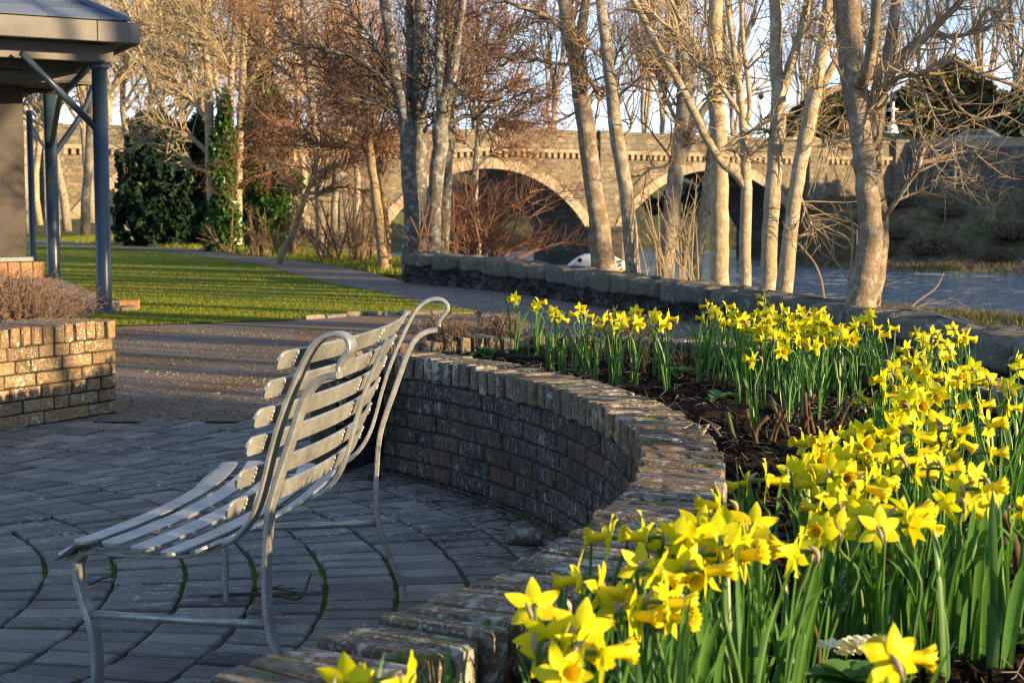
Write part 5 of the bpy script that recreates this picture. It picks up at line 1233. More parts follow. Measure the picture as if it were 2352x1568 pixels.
for (x, y, d, s, rz, src, lab) in ((300, 556, 62, 1.1, 1.0, w1, 'slim bare woodland tree just right of the dark blue bandstand post'), (430, 560, 56, 1.15, 2.2, w2, 'bare woodland tree rising out of the top of the dark evergreen'), (95, 553, 70, 1.1, 3.9, w1, 'bare woodland tree framed by the two thin bandstand pipes'), (215, 553, 75, 1.2, 5.0, w2, 'grey woodland tree left of the dark blue bandstand post'),
                                (600, 575, 60, 1.1, 4.2, w2, 'bare woodland tree behind the ivy thicket'), (690, 580, 72, 1.2, .6, w1, 'bare woodland tree behind the russet alder'), (385, 560, 80, 1.4, 3.1, w2, 'far bare woodland tree high above the dark evergreen'), (270, 556, 95, 1.5, 2.7, w1, 'farthest bare woodland tree beside the bandstand roof'), (765, 600, 58, .8, 1.7, w2, 'bare tree before the bridge pier right of the russet alder'), (665, 590, 52, .8, 5.4, w1, 'bare tree close behind the leaning orange stem'), (815, 600, 66, .9, .3, w1, 'bare tree before the bridge behind the slim double trunk'), (130, 553, 50, .9, 2.9, w1, 'bare woodland tree right of the second bandstand post'), (60, 553, 54, .9, 4.6, w2, 'bare woodland tree beside the bandstand column'), (192, 554, 52, .95, 1.9, w2, 'bare woodland tree just left of the dark blue post')):
    dup(src, P(x, y, d) * [1, 1, 0], rz, s, lab, WG)
FG = 'bare trees beyond the bridge'
f1 = wild('fan-shaped bare tree beyond the bridge parapet, left of the leaning grey tree', P(1262, 330, 150), 24, 63, 'bark_mid', 'twig_brown', .45, 9, (150, 420, 1200), .16, group=FG, lang=(14, 34), rmin=.022, stems=4, r0=.012)
f2 = wild('wide bare tree beyond the bridge between the two slim grey trunks', P(1480, 330, 155), 22, 64, 'bark_mid', 'twig_brown', .45, 9, (190, 560, 1500), .14, group=FG, lang=(16, 40), rmin=.024, stems=5, r0=.011)
for (x, y, d, s, rz, src, lab) in ((1515, 330, 165, 1.0, 1.2, f1, 'upright bare tree beyond the bridge behind the greenish trunk'), (1590, 330, 170, .9, 2.2, f2, 'bare tree beyond the bridge left of the straight cream trunk'), (1690, 325, 175, 1.0, 3.0, f1, 'bare tree beyond the bridge behind the slender forked tree'), (1090, 330, 160, .85, 4.0, f2, 'bare tree beyond the bridge behind the russet twigs'),
                                (1410, 330, 185, .8, 5.0, f2, 'small far bare tree between the leaning trunks'), (1840, 315, 180, 1.0, .4, f2, 'bare tree beyond the bridge behind the close pair of trunks'), (2010, 310, 190, 1.1, 2.0, f1, 'bare tree beyond the bridge behind the thick right tree'), (2120, 310, 200, 1.2, 4.4, f2, 'bare tree rising behind the rounded olive evergreen'),
                                (2260, 310, 185, 1.25, 1.0, f2, 'bare tree above the silver car'), (2350, 310, 170, 1.2, 2.9, f1, 'bare tree at the right edge above the far parapet'), (960, 350, 165, .9, 1.9, f2, 'bare tree beyond the bridge behind the many-stemmed tree'), (840, 380, 150, .9, 1.0, f1, 'bare tree beyond the bridge behind the slim double trunk')):
    dup(src, P(x, y, d), rz, s, lab, FG)
# woods that stand outside the picture to the right and throw their shade across the place
SG = 'bare trees to the right of the picture'
sh1 = wild('bare riverside tree beyond the right edge of the view', (13.0, 1.5, -1.5), 9, 65, 'bark_mid', 'twig_brown', .4, 12, (70, 160, 200), .06, group=SG, rmin=.006)
for x, y, s, rz in ((14.0, 5.0, 1.1, 2), (14.6, 3.4, 1.0, 4.4), (15.7, 1.5, 1.0, 1), (18.7, 4.9, 1.7, 5), (21.4, 9.7, 1.9, .4), (23, 10.5, 1.6, 3), (23.6, 13.8, 2.0, 2.5), (24.9, 16, 1.5, 3.6)):
    dup(sh1, (x, y, -1.2), rz, s, None, SG)
se = blobs('evergreen_tree', 'unseen dark evergreen added to shade the far bank, right of the view', 'tree', 96, [(3150, 370, 200, 150), (3330, 360, 200, 190), (3500, 370, 200, 130)], 12000, .5, 'ever', 57)  # out of view, added to cast shade on the far bank and retaining wall
dup(se, np.array(se.location) + (10, -12, 0), .3, 1.0, 'second unseen dark evergreen added to shade the far bank, right of the view')
# ------------------------------------------------------------------ daffodils
def daff_head(r, big=1.0):
    """perianth and trumpet, axis +X, centre at the origin (metres)"""
    pet = MB(); nL, nW = 7, 5
    for i in range(6):
        inner_ = i % 2; a0 = i * math.pi / 3 + r.normal(0, .07); L = .033 * big * r.uniform(.9, 1.12); W = (.0092 if inner_ else .0108) * big * r.uniform(.9, 1.1)
        tw = r.normal(0, .22); rec = r.normal(.10, .25); cup = r.uniform(.1, .4)
        u_ = np.linspace(0, 1, nL); w_ = np.linspace(-1, 1, nW); U, Wd = np.meshgrid(u_, w_, indexing='ij')
        prof = np.sin(np.clip(U, 0, 1) ** .75 * math.pi * .93 + .12) ** .9 * (1 - .25 * U ** 3); prof[-1] *= .12
        y = Wd * W * prof; rad = .004 + U * L
        x = (-.002 + rec * L * U ** 1.5) + cup * np.abs(Wd) ** 1.6 * prof * W * .6 + np.sin(U * 5 + i) * .0012 + tw * Wd * W * U * 1.0 - .0015 * inner_
        V = np.stack([x, rad * math.cos(a0) - y * math.sin(a0), rad * math.sin(a0) + y * math.cos(a0)], -1); grid(pet, V)
    tr = MB(); k = 30; a = np.arange(k) * 2 * math.pi / k; prof = [(-.002, .0046), (.004, .0060), (.012, .0068), (.021, .0076), (.029, .0088), (.0340, .0114), (.0358, .0138)]
    V = []
    for q, (x, rr_) in enumerate(prof):
        f = max(0, (q - 3) / 3); fr = 1 + f * .10 * np.sin(a * 6 + .4) + f * f * .07 * np.sin(a * 15 + 1) + f * f * r.normal(0, .03, k)
        V.append(np.stack([x * big + f * f * .0022 * np.sin(a * 11 + 2) * big, rr_ * big * fr * np.cos(a), rr_ * big * fr * np.sin(a)], -1))
    for x, rr_ in ((.022, .0074), (.012, .0062), (.004, .005)):
        V.append(np.stack([np.full(k, x * big), rr_ * big * np.cos(a), rr_ * big * np.sin(a)], -1))
    V = np.array(V); V = np.concatenate([V, V[:, :1]], 1); grid(tr, V)
    lathe_ = MB()
    for ang in range(5):
        b = ang * 1.257; tube(lathe_, [(.004, .0015 * math.cos(b), .0015 * math.sin(b)), (.019 * big, .003 * math.cos(b), .003 * math.sin(b))], .0009, 4)
    return pet, tr, lathe_
def xf(mb, pitch, pos, roll=0):
    R1 = np.array([[1, 0, 0], [0, math.cos(roll), -math.sin(roll)], [0, math.sin(roll), math.cos(roll)]])
    R2 = np.array([[math.cos(pitch), 0, -math.sin(pitch)], [0, 1, 0], [math.sin(pitch), 0, math.cos(pitch)]])
    mb.v = [v @ R1.T @ R2.T + np.array(pos) for v in mb.v]; return mb
def leaf_blade(mb, r, base, az, L, lean, w, droop=.3):
    n = 9; t = np.linspace(0, 1, n); dr = np.array([math.cos(az), math.sin(az)])
    th = lean * (.25 + .75 * t) + droop * t ** 3; st = L / (n - 1)
    h = np.concatenate([[0], np.cumsum(np.sin(th[:-1]) * st)]); z = np.concatenate([[0], np.cumsum(np.cos(th[:-1]) * st)])
    c = np.array([base[0], base[1], base[2] - .01]) + np.stack([h * dr[0], h * dr[1], z], 1)
    tw = az + math.pi / 2 + r.normal(0, .5) + t * r.normal(0, .6); ww = w * np.clip(1.15 - .35 * t, 0, 1) * np.where(t > .82, np.sqrt(np.maximum(1 - ((t - .82) / .18) ** 2, 0.004)), 1)
    s = np.stack([np.cos(tw), np.sin(tw), 0 * t], 1); f = np.stack([np.cos(tw + 1.57), np.sin(tw + 1.57), 0 * t], 1)
    V = np.stack([c - s * ww[:, None], c + f * (ww * .35)[:, None], c + s * ww[:, None]], 1); grid(mb, V)
def daffodil(seed, h=.26, pitch=0.0, nl=5, two=False):
    r = np.random.default_rng(seed); o = empty('daffodil')
    lv = MB()
    for i in range(nl): leaf_blade(lv, r, (r.normal(0, .008), r.normal(0, .008), 0), r.uniform(0, 6.28), r.uniform(.16, .30), abs(r.normal(.13, .17)), r.uniform(.0034, .0060), r.uniform(0, .8))
    lv.obj('leaves', M['dleaf'], o, True)
    sw_ = r.normal(0, .02, 2); hx = .0; top = h
    pts = [(0, 0, -.01), (sw_[0] * .3, sw_[1] * .3, h * .35), (-.006 + sw_[0], sw_[1], h * .7), (-.024, 0, h - .030), (-.030, 0, h - .010), (-.0285, 0, h - .002), (-.020, 0, h + .001 + pitch * .0), (-.006, 0, h)]
    st = MB(); tube(st, pts, [.0040, .0037, .0034, .0032, .0026, .0023, .0030, .0034], 8, n=26); st.obj('stem', M['dstem'], o, True)
    sp = MB(); tube(sp, [(-.030, .001, h - .012), (-.027, .006, h + .004), (-.016, .009, h + .012)], [.0025, .0042, .0008], 6, n=6); sp.obj('spathe', M['straw'], o, True)
    pe, tr, sm = daff_head(r, r.uniform(.88, 1.04)); rl = r.uniform(0, 6.28)
    for b in (pe, tr, sm): xf(b, pitch, (0, 0, h), rl)
    f = pe.obj('petals', M['petal'], o, True); t_ = tr.obj('trumpet', M['trumpet'], o, True); t_.parent = f
    s2 = sm.obj('stamens', M['trumpet'], o); s2.parent = f
    return o
protos = [daffodil(100 + i, .255, p, n) for i, (p, n) in enumerate(((-.05, 5), (.15, 6), (-.25, 5), (.3, 5), (0, 6), (-.45, 5), (.1, 4), (-.1, 6), (.2, 5), (-.3, 6)))]
Z4 = lambda x, y: (1550.4 + x * .24414, 660.4 + y * .24414)
Z5 = lambda x, y: (1894.9 + x * .293, 746.5 + y * .293)
Z6 = lambda x, y: (1148.4 + x * .29297, 1119.7 + y * .29297)
Z7 = lambda x, y: (1665.2 + x * .25634, 918.8 + y * .25634)
Z8 = lambda x, y: (1780.1 + x * .26775, 1148.5 + y * .26775)
ZG = lambda x, y: (803.9 + x * .43946, 631.6 + y * .43946)
CL = {
 'in the sparse row along the back of the bed': (ZG, 'daffodils in the sparse back row', [(860, 125, 'F'), (990, 145, 'R'), (970, 165, 'L'), (1080, 215, 'F'), (1062, 195, 'B'), (1105, 225, 'R'), (1205, 180, 'F'), (1235, 212, 'R'), (1190, 210, 'L'), (1345, 215, 'F'), (1385, 195, 'R'), (1380, 280, 'R'), (1420, 238, 'B'), (1330, 240, 'L'), (1495, 195, 'F'), (1500, 255, 'R'), (1590, 215, 'B'), (1630, 262, 'R'), (1665, 225, 'R'), (1275, 262, 'R')]),
 'in the dense upright left back clump': (Z4, 'daffodils in the dense upright back clump', [(300, 170, 'L'), (270, 290, 'L'), (350, 205, 'R'), (490, 180, 'R'), (430, 330, 'R'), (540, 270, 'F'), (600, 255, 'R'), (640, 310, 'F'), (660, 390, 'F'), (375, 240, 'B'), (600, 330, 'L')]),
 'in the broad clump before the stone wall': (Z4, 'daffodils in the broad back clump', [(835, 95, 'L'), (840, 165, 'L'), (780, 260, 'F'), (900, 235, 'B'), (1010, 205, 'R'), (1080, 270, 'R'), (960, 300, 'F'), (1180, 220, 'F'), (1205, 285, 'R'), (1260, 230, 'R'), (1370, 235, 'B'), (1340, 290, 'F'), (1240, 350, 'F'), (1130, 325, 'B'), (1060, 345, 'R'), (870, 330, 'F'), (750, 300, 'L'), (780, 395, 'F'), (920, 440, 'B'), (1000, 455, 'F'), (1140, 405, 'B'), (1165, 500, 'R'), (830, 500, 'L'), (1040, 495, 'B'), (1300, 410, 'R'), (1400, 330, 'F'), (1450, 355, 'R'), (1380, 465, 'F'), (1420, 520, 'R'), (1330, 555, 'L'), (1530, 410, 'L'), (1660, 490, 'F'), (1010, 600, 'F'), (735, 685, 'L'), (1230, 430, 'F'), (1560, 440, 'B')]),
 'in the loose group right of the broad clump': (Z4, 'daffodils in the loose right back group', [(1735, 320, 'B'), (1830, 250, 'B'), (1870, 375, 'R'), (1700, 365, 'L'), (2020, 385, 'R'), (1930, 455, 'R'), (1800, 330, 'F')]),
 'in the shaded top of the right clump': (Z5, 'daffodils in the shaded top of the right clump', [(640, 190, 'B'), (770, 105, 'B'), (720, 60, 'L'), (850, 70, 'B'), (900, 110, 'R'), (1000, 35, 'B'), (1050, 115, 'R'), (1110, 95, 'R'), (800, 175, 'B'), (780, 255, 'L'), (960, 190, 'B'), (920, 275, 'R'), (690, 275, 'L'), (1160, 350, 'B'), (1270, 420, 'B'), (1445, 480, 'B'), (1510, 280, 'R'), (1540, 345, 'B')]),
 'in the crowded heart of the right clump': (Z5, 'daffodils in the heart of the right clump', [(450, 430, 'L'), (545, 360, 'B'), (760, 375, 'F'), (820, 400, 'R'), (1050, 410, 'F'), (1120, 440, 'R'), (970, 455, 'R'), (620, 490, 'L'), (280, 560, 'R'), (470, 545, 'R'), (870, 545, 'F'), (700, 560, 'B'), (750, 640, 'F'), (560, 650, 'L'), (1040, 650, 'R'), (1220, 630, 'R'), (1300, 785, 'R'), (1440, 645, 'R'), (590, 760, 'F'), (660, 790, 'B'), (520, 820, 'L'), (720, 865, 'R'), (1010, 830, 'R'), (1070, 905, 'R'), (1300, 1000, 'R'), (890, 905, 'F'), (930, 975, 'R'), (740, 985, 'R'), (880, 760, 'B'), (800, 480, 'L'), (640, 600, 'F')]),
 'in the bright left of the right clump': (Z5, 'daffodils in the bright left half of the right clump', [(230, 880, 'B'), (100, 900, 'L'), (310, 950, 'F'), (450, 900, 'R'), (40, 950, 'B'), (200, 1025, 'R'), (110, 1055, 'F'), (530, 1040, 'B'), (620, 1060, 'R'), (860, 1085, 'B'), (940, 1130, 'R'), (720, 1165, 'R'), (180, 1200, 'F'), (60, 1155, 'B'), (300, 1130, 'L'), (410, 1220, 'R'), (330, 1275, 'R'), (60, 1330, 'L'), (130, 1435, 'B'), (250, 1390, 'R'), (380, 1000, 'L'), (20, 1060, 'L'), (300, 850, 'F'), (600, 1500, 'B'), (420, 1510, 'B'), (660, 1480, 'R'), (780, 1525, 'R')]),
 'in the small group over bare right soil': (Z5, 'daffodils in the small right group', [(950, 1400, 'L'), (1080, 1310, 'B'), (1180, 1215, 'B'), (1240, 1285, 'R'), (1300, 1400, 'B'), (1130, 1425, 'R'), (1560, 1440, 'R')]),
 'in the middle of the bed beside the wall top': (Z7, 'daffodils beside the wall top', [(180, 740, 'L'), (380, 720, 'R'), (620, 650, 'B'), (840, 560, 'F'), (870, 400, 'L'), (700, 400, 'L'), (880, 700, 'B'), (1090, 700, 'F'), (850, 980, 'L'), (1020, 955, 'B'), (1020, 1155, 'B'), (850, 1185, 'F'), (1200, 1060, 'B'), (1390, 1155, 'B'), (1660, 1120, 'R'), (630, 1350, 'L'), (700, 620, 'R'), (800, 760, 'L')]),
 'in the near front clump by the bricks': (Z6, 'daffodils in the near front clump', [(850, 390, 'L'), (1120, 400, 'L'), (620, 720, 'L'), (270, 930, 'B'), (930, 930, 'B'), (1270, 880, 'L'), (1320, 900, 'R'), (1240, 660, 'R'), (1420, 500, 'F'), (1490, 420, 'F'), (1560, 310, 'B'), (1640, 540, 'R'), (1730, 520, 'R'), (1790, 310, 'B'), (1650, 410, 'F'), (1960, 420, 'R'), (1990, 300, 'B'), (380, 1190, 'B'), (390, 1290, 'B'), (640, 1230, 'R'), (490, 1470, 'F'), (1710, 140, 'L'), (2300, 520, 'L'), (1300, 450, 'B'), (1560, 500, 'F'), (1450, 640, 'F'), (1620, 650, 'R'), (1880, 530, 'R'), (1380, 420, 'B'), (1720, 400, 'B'), (1100, 620, 'B'), (800, 800, 'R'), (1060, 1000, 'R'), (1360, 1010, 'R'), (520, 1300, 'R'), (800, 1290, 'R'), (640, 1120, 'B')]),
 'at the very front of the bed': (Z8, 'daffodils at the very front', [(1080, 1340, 'R'), (1000, 1370, 'B')]),
}
FRONT = [(800, 1572, 'B'), (935, 1578, 'R')]
DIRS = {'R': (0.0, 'turned right'), 'L': (math.pi, 'turned left'), 'F': (-math.pi / 2, 'facing us'), 'B': (math.pi / 2, 'turned away')}
placed = []; idx = 0; dr = np.random.default_rng(3)
def put(x, y, dd, where, grp, hz=None):
    global idx
    hz = hz if hz is not None else ZS + .255 + dr.normal(0, .012)
    sc = (hz - ZS + .004) / .255; q = G(x, y, hz)
    rz = DIRS[dd][0] + dr.normal(0, .30) + (-.25 if dd == 'R' else 0)
    if not where.startswith('in the sparse') and not (math.hypot(q[0] - C0[0], q[1] - C0[1]) > RO + .02): pass
    b = np.array([q[0], q[1], ZS - .004])
    lab = f'yellow daffodil {where}, trumpet {DIRS[dd][1]}'
    k = idx % len(protos)
    if idx < len(protos):
        o = protos[idx]; o.location = tuple(b); o.rotation_euler = (0, 0, rz); o.scale = (sc,) * 3; tag(o, lab, 'daffodil', grp)
    else:
        o = dup(protos[dr.integers(0, len(protos))], b, rz, sc, lab, grp)
    tilt = dr.normal(0, .06, 2); o.rotation_euler = (tilt[0], tilt[1], rz); o.location = tuple(b - np.array(o.rotation_euler.to_matrix() @ Vector((0, 0, 1))) * .255 * sc + (0, 0, .255 * sc)); b = np.array(o.location)
    placed.append((b[0], b[1])); idx += 1
for where, (zf, grp, lst) in CL.items():
    for (x, y, dd) in lst: put(*zf(x, y), dd, where, grp)
for x, y, dd in FRONT: put(x, y, dd, 'cut by the lower picture edge', 'daffodils at the lower edge')
# leaf tufts without flowers, thickening the clumps
tp = []
for i in range(5):
    r = np.random.default_rng(300 + i); o = empty('daffodil_tuft', (0, 0, 0), 'tuft of strap-shaped daffodil leaves without a flower among the clumps', 'daffodil leaves', 'flowerless daffodil tufts'); lv = MB()
    for j in range(8): leaf_blade(lv, r, (r.normal(0, .015), r.normal(0, .015), 0), r.uniform(0, 6.28), r.uniform(.16, .29), abs(r.normal(.18, .2)), r.uniform(.0038, .0064), r.uniform(0, .9))
    lv.obj('leaves', M['dleaf'], o, True); tp.append(o)
pl = np.array(placed[20:]); q = 0
for i in range(70):
    b = pl[dr.integers(0, len(pl))] + dr.normal(0, .055, 2)
    if math.hypot(*(b - C0)) < RO + .05 or math.hypot(*(b - G(2260, 1400, ZS)[:2])) < .34: continue
    loc = (b[0], b[1], ZS - .005); o = tp[q] if q < 5 else dup(tp[dr.integers(0, 5)], loc, dr.uniform(0, 6.28), dr.uniform(.8, 1.1))
    if q < 5: o.location = loc
    q += 1
# the two leafy tufts standing clear on the soil at lower right
for (x, y, lab) in ((2225, 1515, 'left of two bare-based leaf tufts on dark soil at lower right'), (2285, 1545, 'right of two bare-based leaf tufts on dark soil at lower right')):
    g_ = G(x, y, ZS); r = np.random.default_rng(x); o = empty('daffodil_tuft', g_, lab, 'daffodil leaves'); lv = MB()
    for j in range(11): leaf_blade(lv, r, (r.normal(0, .010), r.normal(0, .010), 0), r.uniform(0, 6.28), r.uniform(.2, .32), abs(r.normal(.18, .14)), r.uniform(.006, .0095), r.uniform(0, .4))
    for p_ in lv.v: p_ += g_
    lv.obj('leaves', M['dleaf'], o, True)

# ------------------------------------------------------------------ other plants in the bed
def rosette(p, r, n, L, label, flowers=0):
    o = empty('primrose', p, label, 'primrose', None); m = MB()
    for j in range(n):
        az = j * 2.4 + r.normal(0, .3); l = L * r.uniform(.6, 1.1); t = np.linspace(0, 1, 8); w = .34 * l * np.sin(np.clip(t, .03, 1) ** .8 * math.pi * .96 + .08) + .002
        el = r.uniform(.25, .9); d = np.array([math.cos(az), math.sin(az)]); h = np.cos(el) * t * l; z = np.sin(el) * t * l - .45 * l * t ** 2.2 + .012
        c = np.stack([h * d[0], h * d[1], z], 1) + p; s = np.array([-d[1], d[0], 0]); k = np.linspace(-1, 1, 5)
        V = c[:, None] + s * (k[None, :, None] * w[:, None, None]) + np.array([0, 0, 1]) * (np.abs(k)[None, :, None] * .010 + .004 * np.sin(t * 22)[:, None, None] * np.abs(k)[None, :, None]); grid(m, V)
    m.obj('leaves', M['primleaf'], o, True)
    for j in range(flowers):
        a = r.uniform(0, 6.28); q = p + np.array([math.cos(a) * .045 * r.random() ** .5, math.sin(a) * .045 * r.random() ** .5, .075 + r.normal(0, .008)]); f = MB()
        for i in range(5):
            b = i * 1.257 + a; c = q + np.array([math.cos(b), math.sin(b), 0]) * .011; U, Wd = np.meshgrid(np.linspace(-1, 1, 5), np.linspace(-1, 1, 5)); rr_ = np.stack([U * np.sqrt(1 - Wd ** 2 / 2), Wd * np.sqrt(1 - U ** 2 / 2)], -1) * .010
            grid(f, np.stack([c[0] + rr_[..., 0], c[1] + rr_[..., 1], c[2] + .006 * ((rr_ / .01) ** 2).sum(-1) * .5 + .003 * np.sin(U * 3 + i)], -1))
        fo = f.obj('flower', M['cream'], o, True); e = MB(); lathe(e, [(0, .004), (.0035, .002), (.0035, -.001)], q, 8); eo = e.obj('eye', M['trumpet'], o, True); eo.parent = fo
    return o
r = np.random.default_rng(9)
for (x, y, n, L, lab) in ((1115, 822, 14, .09, 'low green rosette behind the back corner of the wall top'), (1185, 806, 9, .10, 'broad-leaved green rosette under the first back daffodils'), (1225, 812, 7, .10, 'flat green leaves right of the first back daffodils'), (1560, 868, 9, .11, 'crinkled green rosette on the soil near the wall curve'), (1655, 925, 9, .10, 'crinkled bluish green rosette on dark soil past the wall curve'), (1755, 912, 5, .08, 'small two-leaved green plant below the broad clump'),
                          (2140, 1210, 8, .09, 'green rosette behind the small right group'), (2340, 1500, 8, .09, 'green rosette at the lower right edge'), (1920, 1500, 9, .09, 'half-hidden green leaves under the near leaf fans'), (2260, 1250, 6, .08, 'small green leaves on the bare soil at right'), (1565, 855, 6, .07, 'tiny rosette beside the crinkled one')):
    rosette(G(x, y, ZS), r, n, L, lab)
rosette(G(1968, 1592, ZS + .05), r, 10, .10, 'cream flowered primrose at the lower edge of the bed', 12)
# cut-back rose canes
def canes(x, y, n, label, hmax=.2, green=.3, thick=.006, spread=.05, twig=0, cat='rose bush'):
    p = G(x, y, ZS); o = empty('rose_bush', p, label, cat); 
    for j in range(n):
        b = p + np.append(r.normal(0, spread, 2), -.01); h = hmax * r.uniform(.4, 1); d = nrm(np.append(r.normal(0, .35, 2), 1)); e = b + d * h; k_ = thick * r.uniform(.6, 1.3)
        m = MB(); tube(m, [b, (b + e) / 2 + r.normal(0, .008, 3), e], [k_ * 1.1, k_, k_ * .9], 8, n=7)
        if twig:
            q = []
            for t in range(twig):
                s_ = b + (e - b) * r.uniform(.3, 1); q = s_ + nrm(d + r.normal(0, .6, 3)) * r.uniform(.03, .10); tube(m, [s_, (s_ + q) / 2 + r.normal(0, .004, 3), q], [.0016, .0013, .0008], 4)
        m.obj('cane', M['canegreen' if r.random() < green else 'cane'], o, True)
    return o
canes(1590, 850, 11, 'cluster of cut brown rose canes beside the dense upright clump', .16)
canes(1880, 1010, 13, 'thick pruned rose stump with dark canes in the middle of the bed', .20, .35, .006, .08, 2)
canes(1760, 1020, 7, 'pruned stump with a pale cut end near the wall curve', .15, .4, .007, .035)
canes(1690, 900, 18, 'tuft of cut dry stems before the broad clump', .11, .1, .0035, .04)
canes(1100, 812, 10, 'thin leafy rose shoots at the back corner of the bed', .26, .4, .0026, .09, 4)
canes(1310, 830, 26, 'thicket of thin green and brown stems in the back row', .20, .5, .0026, .10, 3)
canes(1505, 855, 20, 'thin twiggy shoots left of the cut canes', .20, .5, .0028, .09, 3)
canes(1430, 840, 12, 'wispy stems between the back row daffodils', .18, .5, .0024, .09, 3)
canes(1480, 1530, 9, 'cut brown canes among the near front daffodils', .15, .1, .004, .14)
canes(1830, 1540, 6, 'three short cut canes at the lower edge of the bed', .08, .1, .004, .08)
canes(2320, 1330, 5, 'stout brown cane at the right edge of the bed', .22, .1, .007, .04)
canes(1290, 1370, 4, 'small green sprig growing over the wall top', .10, .9, .002, .02, 5, 'sprig')
# dry lavender
def lavender(p, R, Hh, n, label, seed, mat='drybush'):
    rr_ = np.random.default_rng(seed); o = empty('lavender', p, label, 'lavender bush'); m = MB()
    b = np.array(p) + np.concatenate([rr_.normal(0, R * .25, (n, 2)), np.zeros((n, 1))], 1); a = rr_.uniform(0, 6.28, n); e = np.abs(rr_.normal(0, .55, n)); L = Hh * rr_.uniform(.6, 1.15, n)
    tip = b + np.stack([np.cos(a) * np.sin(e) * L * R / Hh * 1.6, np.sin(a) * np.sin(e) * L * R / Hh * 1.6, np.cos(e) * L], 1); mid = (b + tip) / 2 + rr_.normal(0, .02, (n, 3))
    tubes(m, np.stack([b, mid, tip], 1), np.tile([.003, .0024, .0012], (n, 1)), 4); m.obj('stems', M['twig_brown'], o)
    m = MB(); k = n * 26; i = rr_.integers(0, n, k); t = rr_.uniform(.35, 1.05, k)[:, None]; q = b[i] * (1 - t) ** 2 + 2 * mid[i] * t * (1 - t) + tip[i] * t * t
    leafq(m, q + rr_.normal(0, .012, (k, 3)), .012, rr_, aspect=.2); m.obj('foliage', M[mat], o)
lavender(G(1012, 812, ZS), .13, .17, 130, 'dry brown lavender bush at the end of the bed behind the bench', 1)
lavender(G(1150, 800, ZS), .13, .16, 110, 'grey brown lavender bush behind the thin rose shoots', 2)
lavender(G(1440, 805, ZS), .18, .15, 120, 'pale dry lavender behind the back row of daffodils', 3)
pl_ = P(20, 735, 9.9); lavender((pl_[0], pl_[1], .42), .34, .34, 420, 'large dry lavender bush in the sunlit planter at the left', 4)
pl_ = P(75, 735, 10.1); lavender((pl_[0], pl_[1], .42), .28, .26, 300, 'smaller dry lavender bush by the planter wall corner', 5)
ps = flat_poly('planter_soil', [tuple(np.append(le.at(le.L - .05, .35), 0)[:2]), tuple(np.append(le.at(0, .35), 0)[:2]), tuple(np.append(le.at(0, 1.6), 0)[:2]), tuple(np.append(le.at(le.L - .05, 1.6), 0)[:2])], .44, M['soil'])
# twig on the wall, branch and debris on the paving
def stick(px, z, w, label, mat, k=7, side=0, name='twig'):
    q = [G(x, y, z) + np.array([0, 0, dz]) for x, y, dz in px]; o = empty(name, q[0], label, 'twig'); m = MB(); tube(m, q, [w, w * 1.1, w * .6], k, n=14)
    for j in range(side):
        i = r.integers(0, len(q) - 1); s_ = q[i] * .5 + q[i + 1] * .5; tube(m, [s_, s_ + r.normal(0, .02, 3) * [1, 1, .3] + (0, 0, .012), s_ + r.normal(0, .05, 3) * [1, 1, .2] + (0, 0, .02)], [w * .6, w * .5, w * .3], 5)
    m.obj('stick', mat, o)
stick([(1570, 995, .012), (1600, 990, .02), (1610, 1006, .012), (1632, 990, .02), (1655, 1010, .012)], ZW + .002, .0055, 'knobbly pale twig lying on the brick coping', M['straw'], 7, 3)
stick([(480, 1378, .012), (560, 1374, .014), (640, 1376, .012), (690, 1384, .016), (715, 1352, .05)], .004, .006, 'dark broken branch lying under the bench', M['twig_dark'], 7, 3)
stick([(580, 1400, .008), (620, 1412, .012), (655, 1420, .008)], .004, .005, 'short grey stick behind the rear bench leg', M['twig_brown'])
stick([(205, 1350, .010), (240, 1340, .02), (262, 1332, .012)], .004, .004, 'dark curled scrap of twig near the bench front leg', M['twig_dark'], 6, 2)
stick([(448, 918, .01), (480, 912, .015), (505, 905, .01)], .0, .006, 'thin pale twig lying on the sunlit gravel', M['straw'], 6)
c = G(1205, 1232, .035); m = MB(); tube(m, [c + (-.07, .02, 0), c + (-.03, .01, .004), c + (.03, -.01, 0), c + (.06, -.02, -.004)], [.030, .036, .033, .020], 14, n=10)
tag(m.obj('log', M['bark_dark'], None, True), 'short dark piece of log at the foot of the curved wall', 'log')
c = G(860, 1092, .02); m = MB(); cboxes(m, [c], [(.03, .022, .016)], .01, None, .003, r); tag(m.obj('stone', M['mortar'], None, True), 'grey stone lying at the foot of the wall behind the bench', 'stone')
# ------------------------------------------------------------------ light, sky, camera
EL = math.radians(9.3); SUN = Vector((.875 * math.cos(EL), -.485 * math.cos(EL), math.sin(EL)))
sl = bpy.data.lights.new('sun', 'SUN'); sl.energy = 5.0; sl.angle = math.radians(.5); sl.color = (1.0, .73, .38)
so = bpy.data.objects.new('sun', sl); COL.objects.link(so); so.rotation_euler = SUN.to_track_quat('Z', 'Y').to_euler(); so.location = (30, -20, 12)
W = bpy.data.worlds.new('World'); SC.world = W; W.use_nodes = True; nt = W.node_tree; nt.nodes.clear()
sky = nt.nodes.new('ShaderNodeTexSky'); sky.sky_type = 'NISHITA'; sky.sun_disc = False; sky.sun_elevation = EL; sky.sun_rotation = math.atan2(SUN.x, SUN.y); sky.air_density = 1.0; sky.dust_density = .6; sky.ozone_density = 3.0
tc = nt.nodes.new('ShaderNodeTexCoord'); mp = nt.nodes.new('ShaderNodeMapping'); mp.inputs['Scale'].default_value = (1, 1, 3.5); nz = nt.nodes.new('ShaderNodeTexNoise'); nz.inputs['Scale'].default_value = 3.2; nz.inputs['Detail'].default_value = 6
rp = nt.nodes.new('ShaderNodeValToRGB'); rp.color_ramp.elements[0].position = .42; rp.color_ramp.elements[1].position = .62
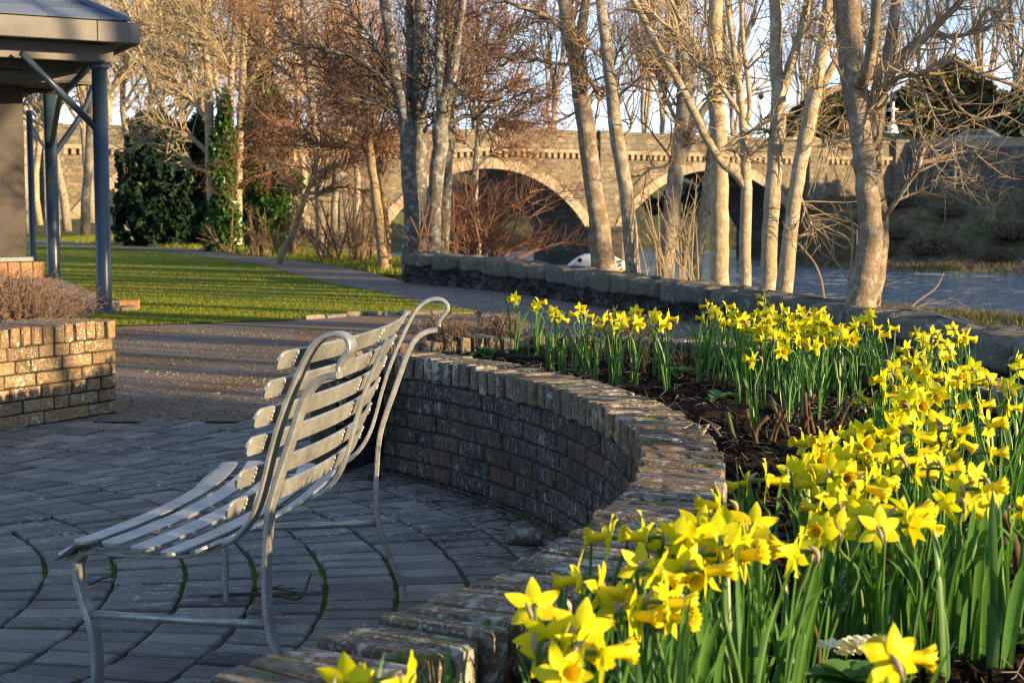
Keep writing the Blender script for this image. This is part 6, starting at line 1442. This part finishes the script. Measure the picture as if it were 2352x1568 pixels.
mx = nt.nodes.new('ShaderNodeMix'); mx.data_type = 'RGBA'; mx.inputs[7].default_value = (5.6, 6.3, 7.6, 1)
mu = nt.nodes.new('ShaderNodeMath'); mu.operation = 'MULTIPLY'; mu.inputs[1].default_value = .75
bg = nt.nodes.new('ShaderNodeBackground'); bg.inputs[1].default_value = .095; ou = nt.nodes.new('ShaderNodeOutputWorld'); L = nt.links.new
L(tc.outputs['Generated'], mp.inputs[0]); L(mp.outputs[0], nz.inputs['Vector']); L(nz.outputs[0], rp.inputs[0]); L(rp.outputs[0], mu.inputs[0]); sx = nt.nodes.new('ShaderNodeSeparateXYZ'); L(tc.outputs['Generated'], sx.inputs[0]); hr = nt.nodes.new('ShaderNodeMapRange'); hr.interpolation_type = 'SMOOTHSTEP'; hr.inputs[1].default_value = .02; hr.inputs[2].default_value = .21; hr.inputs[3].default_value = .62; hr.inputs[4].default_value = 0; L(sx.outputs[2], hr.inputs[0]); ad = nt.nodes.new('ShaderNodeMath'); ad.operation = 'ADD'; ad.use_clamp = True; ml = nt.nodes.new('ShaderNodeMath'); ml.operation = 'MULTIPLY'; ml.inputs[1].default_value = .6; L(mu.outputs[0], ml.inputs[0]); L(ml.outputs[0], ad.inputs[0]); L(hr.outputs[0], ad.inputs[1]); L(ad.outputs[0], mx.inputs[0]); L(sky.outputs[0], mx.inputs[6]); tn = nt.nodes.new('ShaderNodeMix'); tn.data_type = 'RGBA'; tn.blend_type = 'MULTIPLY'; tn.inputs[0].default_value = 1; tn.inputs[7].default_value = (.93, 1.0, 1.07, 1); L(mx.outputs[2], tn.inputs[6]); L(tn.outputs[2], bg.inputs[0]); L(bg.outputs[0], ou.inputs[0])
cam = bpy.data.cameras.new('camera'); co = bpy.data.objects.new('camera', cam); COL.objects.link(co); SC.camera = co
co.location = (0, 0, H); co.rotation_euler = (math.pi / 2 - PIT, 0, 0); cam.sensor_width = 36; cam.lens = F / 2352 * 36; cam.clip_start = .05; cam.clip_end = 2000
cam.dof.use_dof = True; cam.dof.focus_distance = 5.2; cam.dof.aperture_fstop = 11.0
vs = SC.view_settings; vs.view_transform = 'Standard'; vs.look = 'None'; vs.gamma = 1; vs.exposure = 1.4
SC.render.engine = 'CYCLES'; cy = SC.cycles; cy.max_bounces = 6; cy.diffuse_bounces = 3; cy.glossy_bounces = 3; cy.transmission_bounces = 4; cy.use_denoising = True; SC.cycles.filter_width = 1.1; cy.sample_clamp_indirect = 6
try: cy.denoiser = 'OPENIMAGEDENOISE'; cy.denoising_input_passes = 'RGB_ALBEDO_NORMAL'; cy.denoising_prefilter = 'ACCURATE'; cy.denoising_quality = 'HIGH'
except Exception: pass
